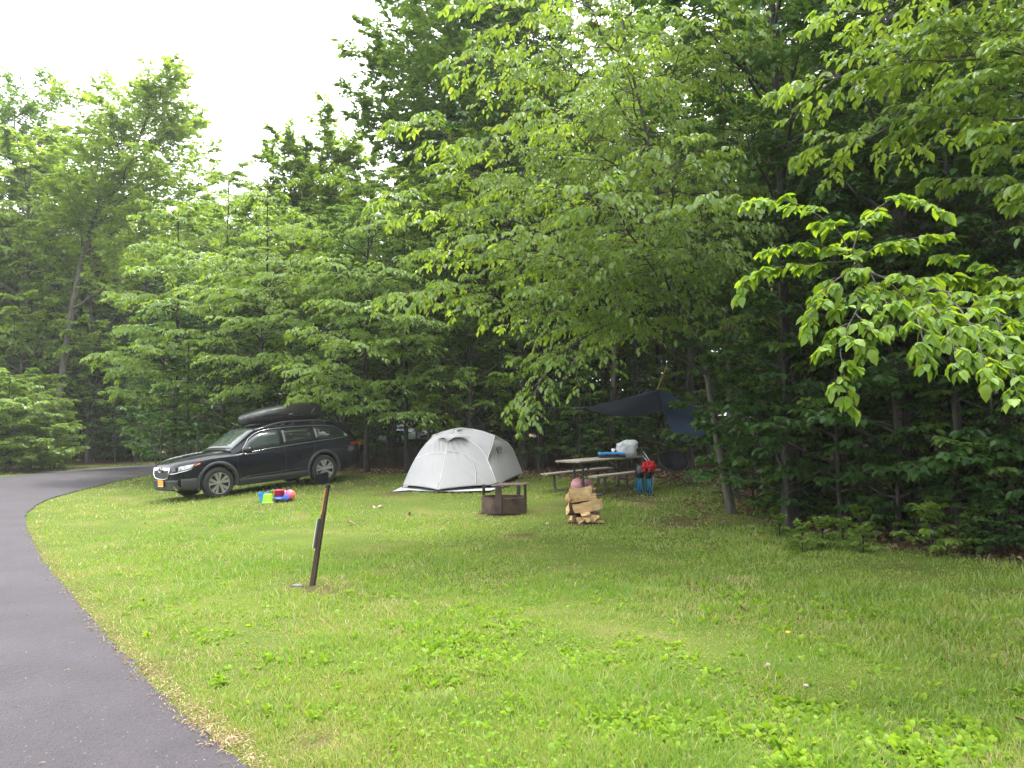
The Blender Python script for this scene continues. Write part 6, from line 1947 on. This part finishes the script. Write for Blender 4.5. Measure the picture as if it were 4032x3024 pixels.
MB().lathe([(.001, 0), (.06, 0), (.065, .06), (.05, .11), (.055, .15), (.05, .20), (.03, .225), (.001, .23)], 18).build('body', M['white_plastic'], t, smooth=True)
MB().box((-.01, -.052, .165), (.05, .012, .016)).build('slot', M['black_plastic'], t)
t = toy('toy_truck', 'blue plastic toy truck in front of the red bucket', 1108, 1977, rotz=R(12))
M['toy_blue2'] = plast('toy_blue_dark', (.02, .12, .62))
MB().box((0, 0, .075), (.32, .13, .06)).build('chassis', M['toy_blue2'], t, bevel=.012)
MB().box((.09, 0, .125), (.11, .12, .05), taper=.8).build('cab', M['toy_blue2'], t, bevel=.01)
MB().box((-.06, -.068, .085), (.12, .006, .025)).build('side_panel', plast('toy_sky', (.25, .55, .85)), t)
for x in (-.10, .10):
    for y in (-.07, .07):
        MB().lathe([(.001, -.018), (.038, -.018), (.042, 0), (.038, .018), (.001, .018)], 14, 'y', (x, y, .04)).build('wheel', M['black_plastic'], t, smooth=True)
def ball_mat():
    m, nt, out = new_mat('ball_magenta')
    tc = N(nt, 'ShaderNodeTexCoord'); sx = N(nt, 'ShaderNodeSeparateXYZ'); nt.links.new(tc.outputs['Object'], sx.inputs[0])
    rp = N(nt, 'ShaderNodeValToRGB'); e = rp.color_ramp.elements
    mr = N(nt, 'ShaderNodeMapRange'); mr.inputs[1].default_value = -.13; mr.inputs[2].default_value = .13
    nt.links.new(sx.outputs[0], mr.inputs[0]); nt.links.new(mr.outputs[0], rp.inputs[0])
    e[0].color = (.85, .03, .55, 1); e[1].color = (.95, .22, .04, 1)
    b_ = N(nt, 'ShaderNodeBsdfPrincipled'); b_.inputs['Roughness'].default_value = .3
    nt.links.new(rp.outputs[0], b_.inputs['Base Color']); nt.links.new(b_.outputs[0], out.inputs[0])
    return m
p_ = G(1142, 1970)
t = thing('toy_ball', 'glossy magenta and orange ball at the right of the toys', 'ball', p_, 0, gT)
MB().lathe([(.115 * math.sin(a) + 1e-4, .115 - .115 * math.cos(a)) for a in np.linspace(0, math.pi, 16)], 26).build('shell', ball_mat(), t, smooth=True, weld=.0005)
MB().lathe([(.012, .226), (.012, .231), (.001, .232)], 10).build('valve', M['white_plastic'], t)

# yellow bag behind the trees right of the car
p_ = P(1421, 1735, 33); 
blob('yellow_bag', clothmat('cloth_yellow', (.75, .48, .03), (.60, .34, .02), .15, 6), p_, (.15, .12, .22), 31, 'bright yellow bag glimpsed among the trunks behind the black car', 'bag', .35)
p_ = np.array(p_); zz = float(ground(p_[0], p_[1]))
sp_ = thing('stump', 'dark stump under the yellow bag among the trunks', 'stump', (p_[0], p_[1], zz))
MB().lathe([(.24, -.05), (.20, .10), (.18, p_[2] - .19 - zz), (.16, p_[2] - .185 - zz), (.001, p_[2] - .18 - zz)], 12).build('wood', M['bark_dark'], sp_, smooth=True)

# single dry leaves on the lawn
for i, (u, v, sz_, lab) in enumerate([(1368, 2070, .14, 'curled pale dead leaf on the lawn right of the marker post'), (1620, 2032, .12, 'pale dead leaf on the lawn left of the fire ring'), (1508, 2003, .12, 'pale dead leaf on the lawn below the left corner of the tent'),
        (1462, 2003, .13, 'largest dead leaf on the lawn between the post and the tent'), (2932, 2418, .11, 'brown dead leaf lying in the shaded grass'), (3040, 2650, .06, 'orange dead leaf among the weeds at the lower right'), (4000, 2868, .10, 'pale dead leaf at the lower right edge of the lawn'), (2150, 2075, .08, 'small pale wood chip left of the firewood pile')]):
    p_ = G(u, v)
    me_ = near_leaf_mesh([4, 6, 5, 6, 2, 3, 3, 7][i], M['dead_leaf']) 
    o = link('dead_leaf', me_, None, None, tuple(p_ + UPV * .045), (R(20 * math.sin(i * 2.0)), R(-15 - 10 * math.cos(i)), i * 1.9))
    o.scale = (sz_, sz_ * 1.1, sz_ * 2.5)
    tag(o, lab, 'leaf', 'single dead leaves on the lawn')
# two dandelions
for i, (u, v) in enumerate([(3098, 2560), (3168, 2790)]):
    p_ = G(u, v)
    t = thing('dandelion', ['yellow dandelion standing in the grass at the right', 'faded dandelion head low in the weeds at the lower right'][i], 'flower', p_)
    MB().tube([(0, 0, 0), (.01, 0, .06), (.012, 0, .12)], .003, 5).build('stem', M['weed'], t)
    MB().lathe([(.001, .115), (.012, .12), (.018, .13), (.010, .136), (.001, .134)], 10, c=(.012, 0, 0)).build('flower_head', pmat('dandelion%d' % i, [(.75, .50, .02), (.30, .28, .20)][i], .8), t, smooth=True)

# ------------------------------------------------------------------ neighbours of one kind told apart by their place
ORD = ['leftmost'] + [w_ + ' from the left' for w_ in 'second third fourth fifth sixth seventh eighth ninth tenth eleventh twelfth thirteenth fourteenth fifteenth sixteenth seventeenth eighteenth nineteenth twentieth'.split()] + ['twenty-%s from the left' % w_ for w_ in 'first second third fourth fifth sixth seventh eighth ninth'.split()]
bpy.context.view_layer.update()
for grp, base_ in [('shrubs across the road', 'bright leafy shrub across the road'), ('saplings beyond the bend', 'dark sapling beyond the bend of the road'), ('saplings behind the car', 'sapling shaded behind the black car'),
                   ('saplings behind the picnic table', 'leafy sapling behind the picnic table'), ('saplings in the shade at the right', 'sapling under the trees at the right'), ('seedlings along the shaded lawn edge', 'low seedling at the shaded lawn edge'),
                   ('yellow-green seedlings at the lawn edge', 'yellow-green seedling before the undergrowth'), ('saplings in front of the hidden vehicles', 'sapling before the hidden vehicles'), ('trees of the woods at the right', 'dark forest tree in the woods at the right')]:
    its = sorted([o_ for o_ in COL.objects if o_.get('group') == grp and o_.parent is None], key=lambda q: q.location[0] / q.location[1])
    for i_, o_ in enumerate(its):
        if i_ == len(its) - 1:
            o_['label'] = base_ + ', rightmost of its group'
        else:
            o_['label'] = base_ + ', ' + ORD[i_]
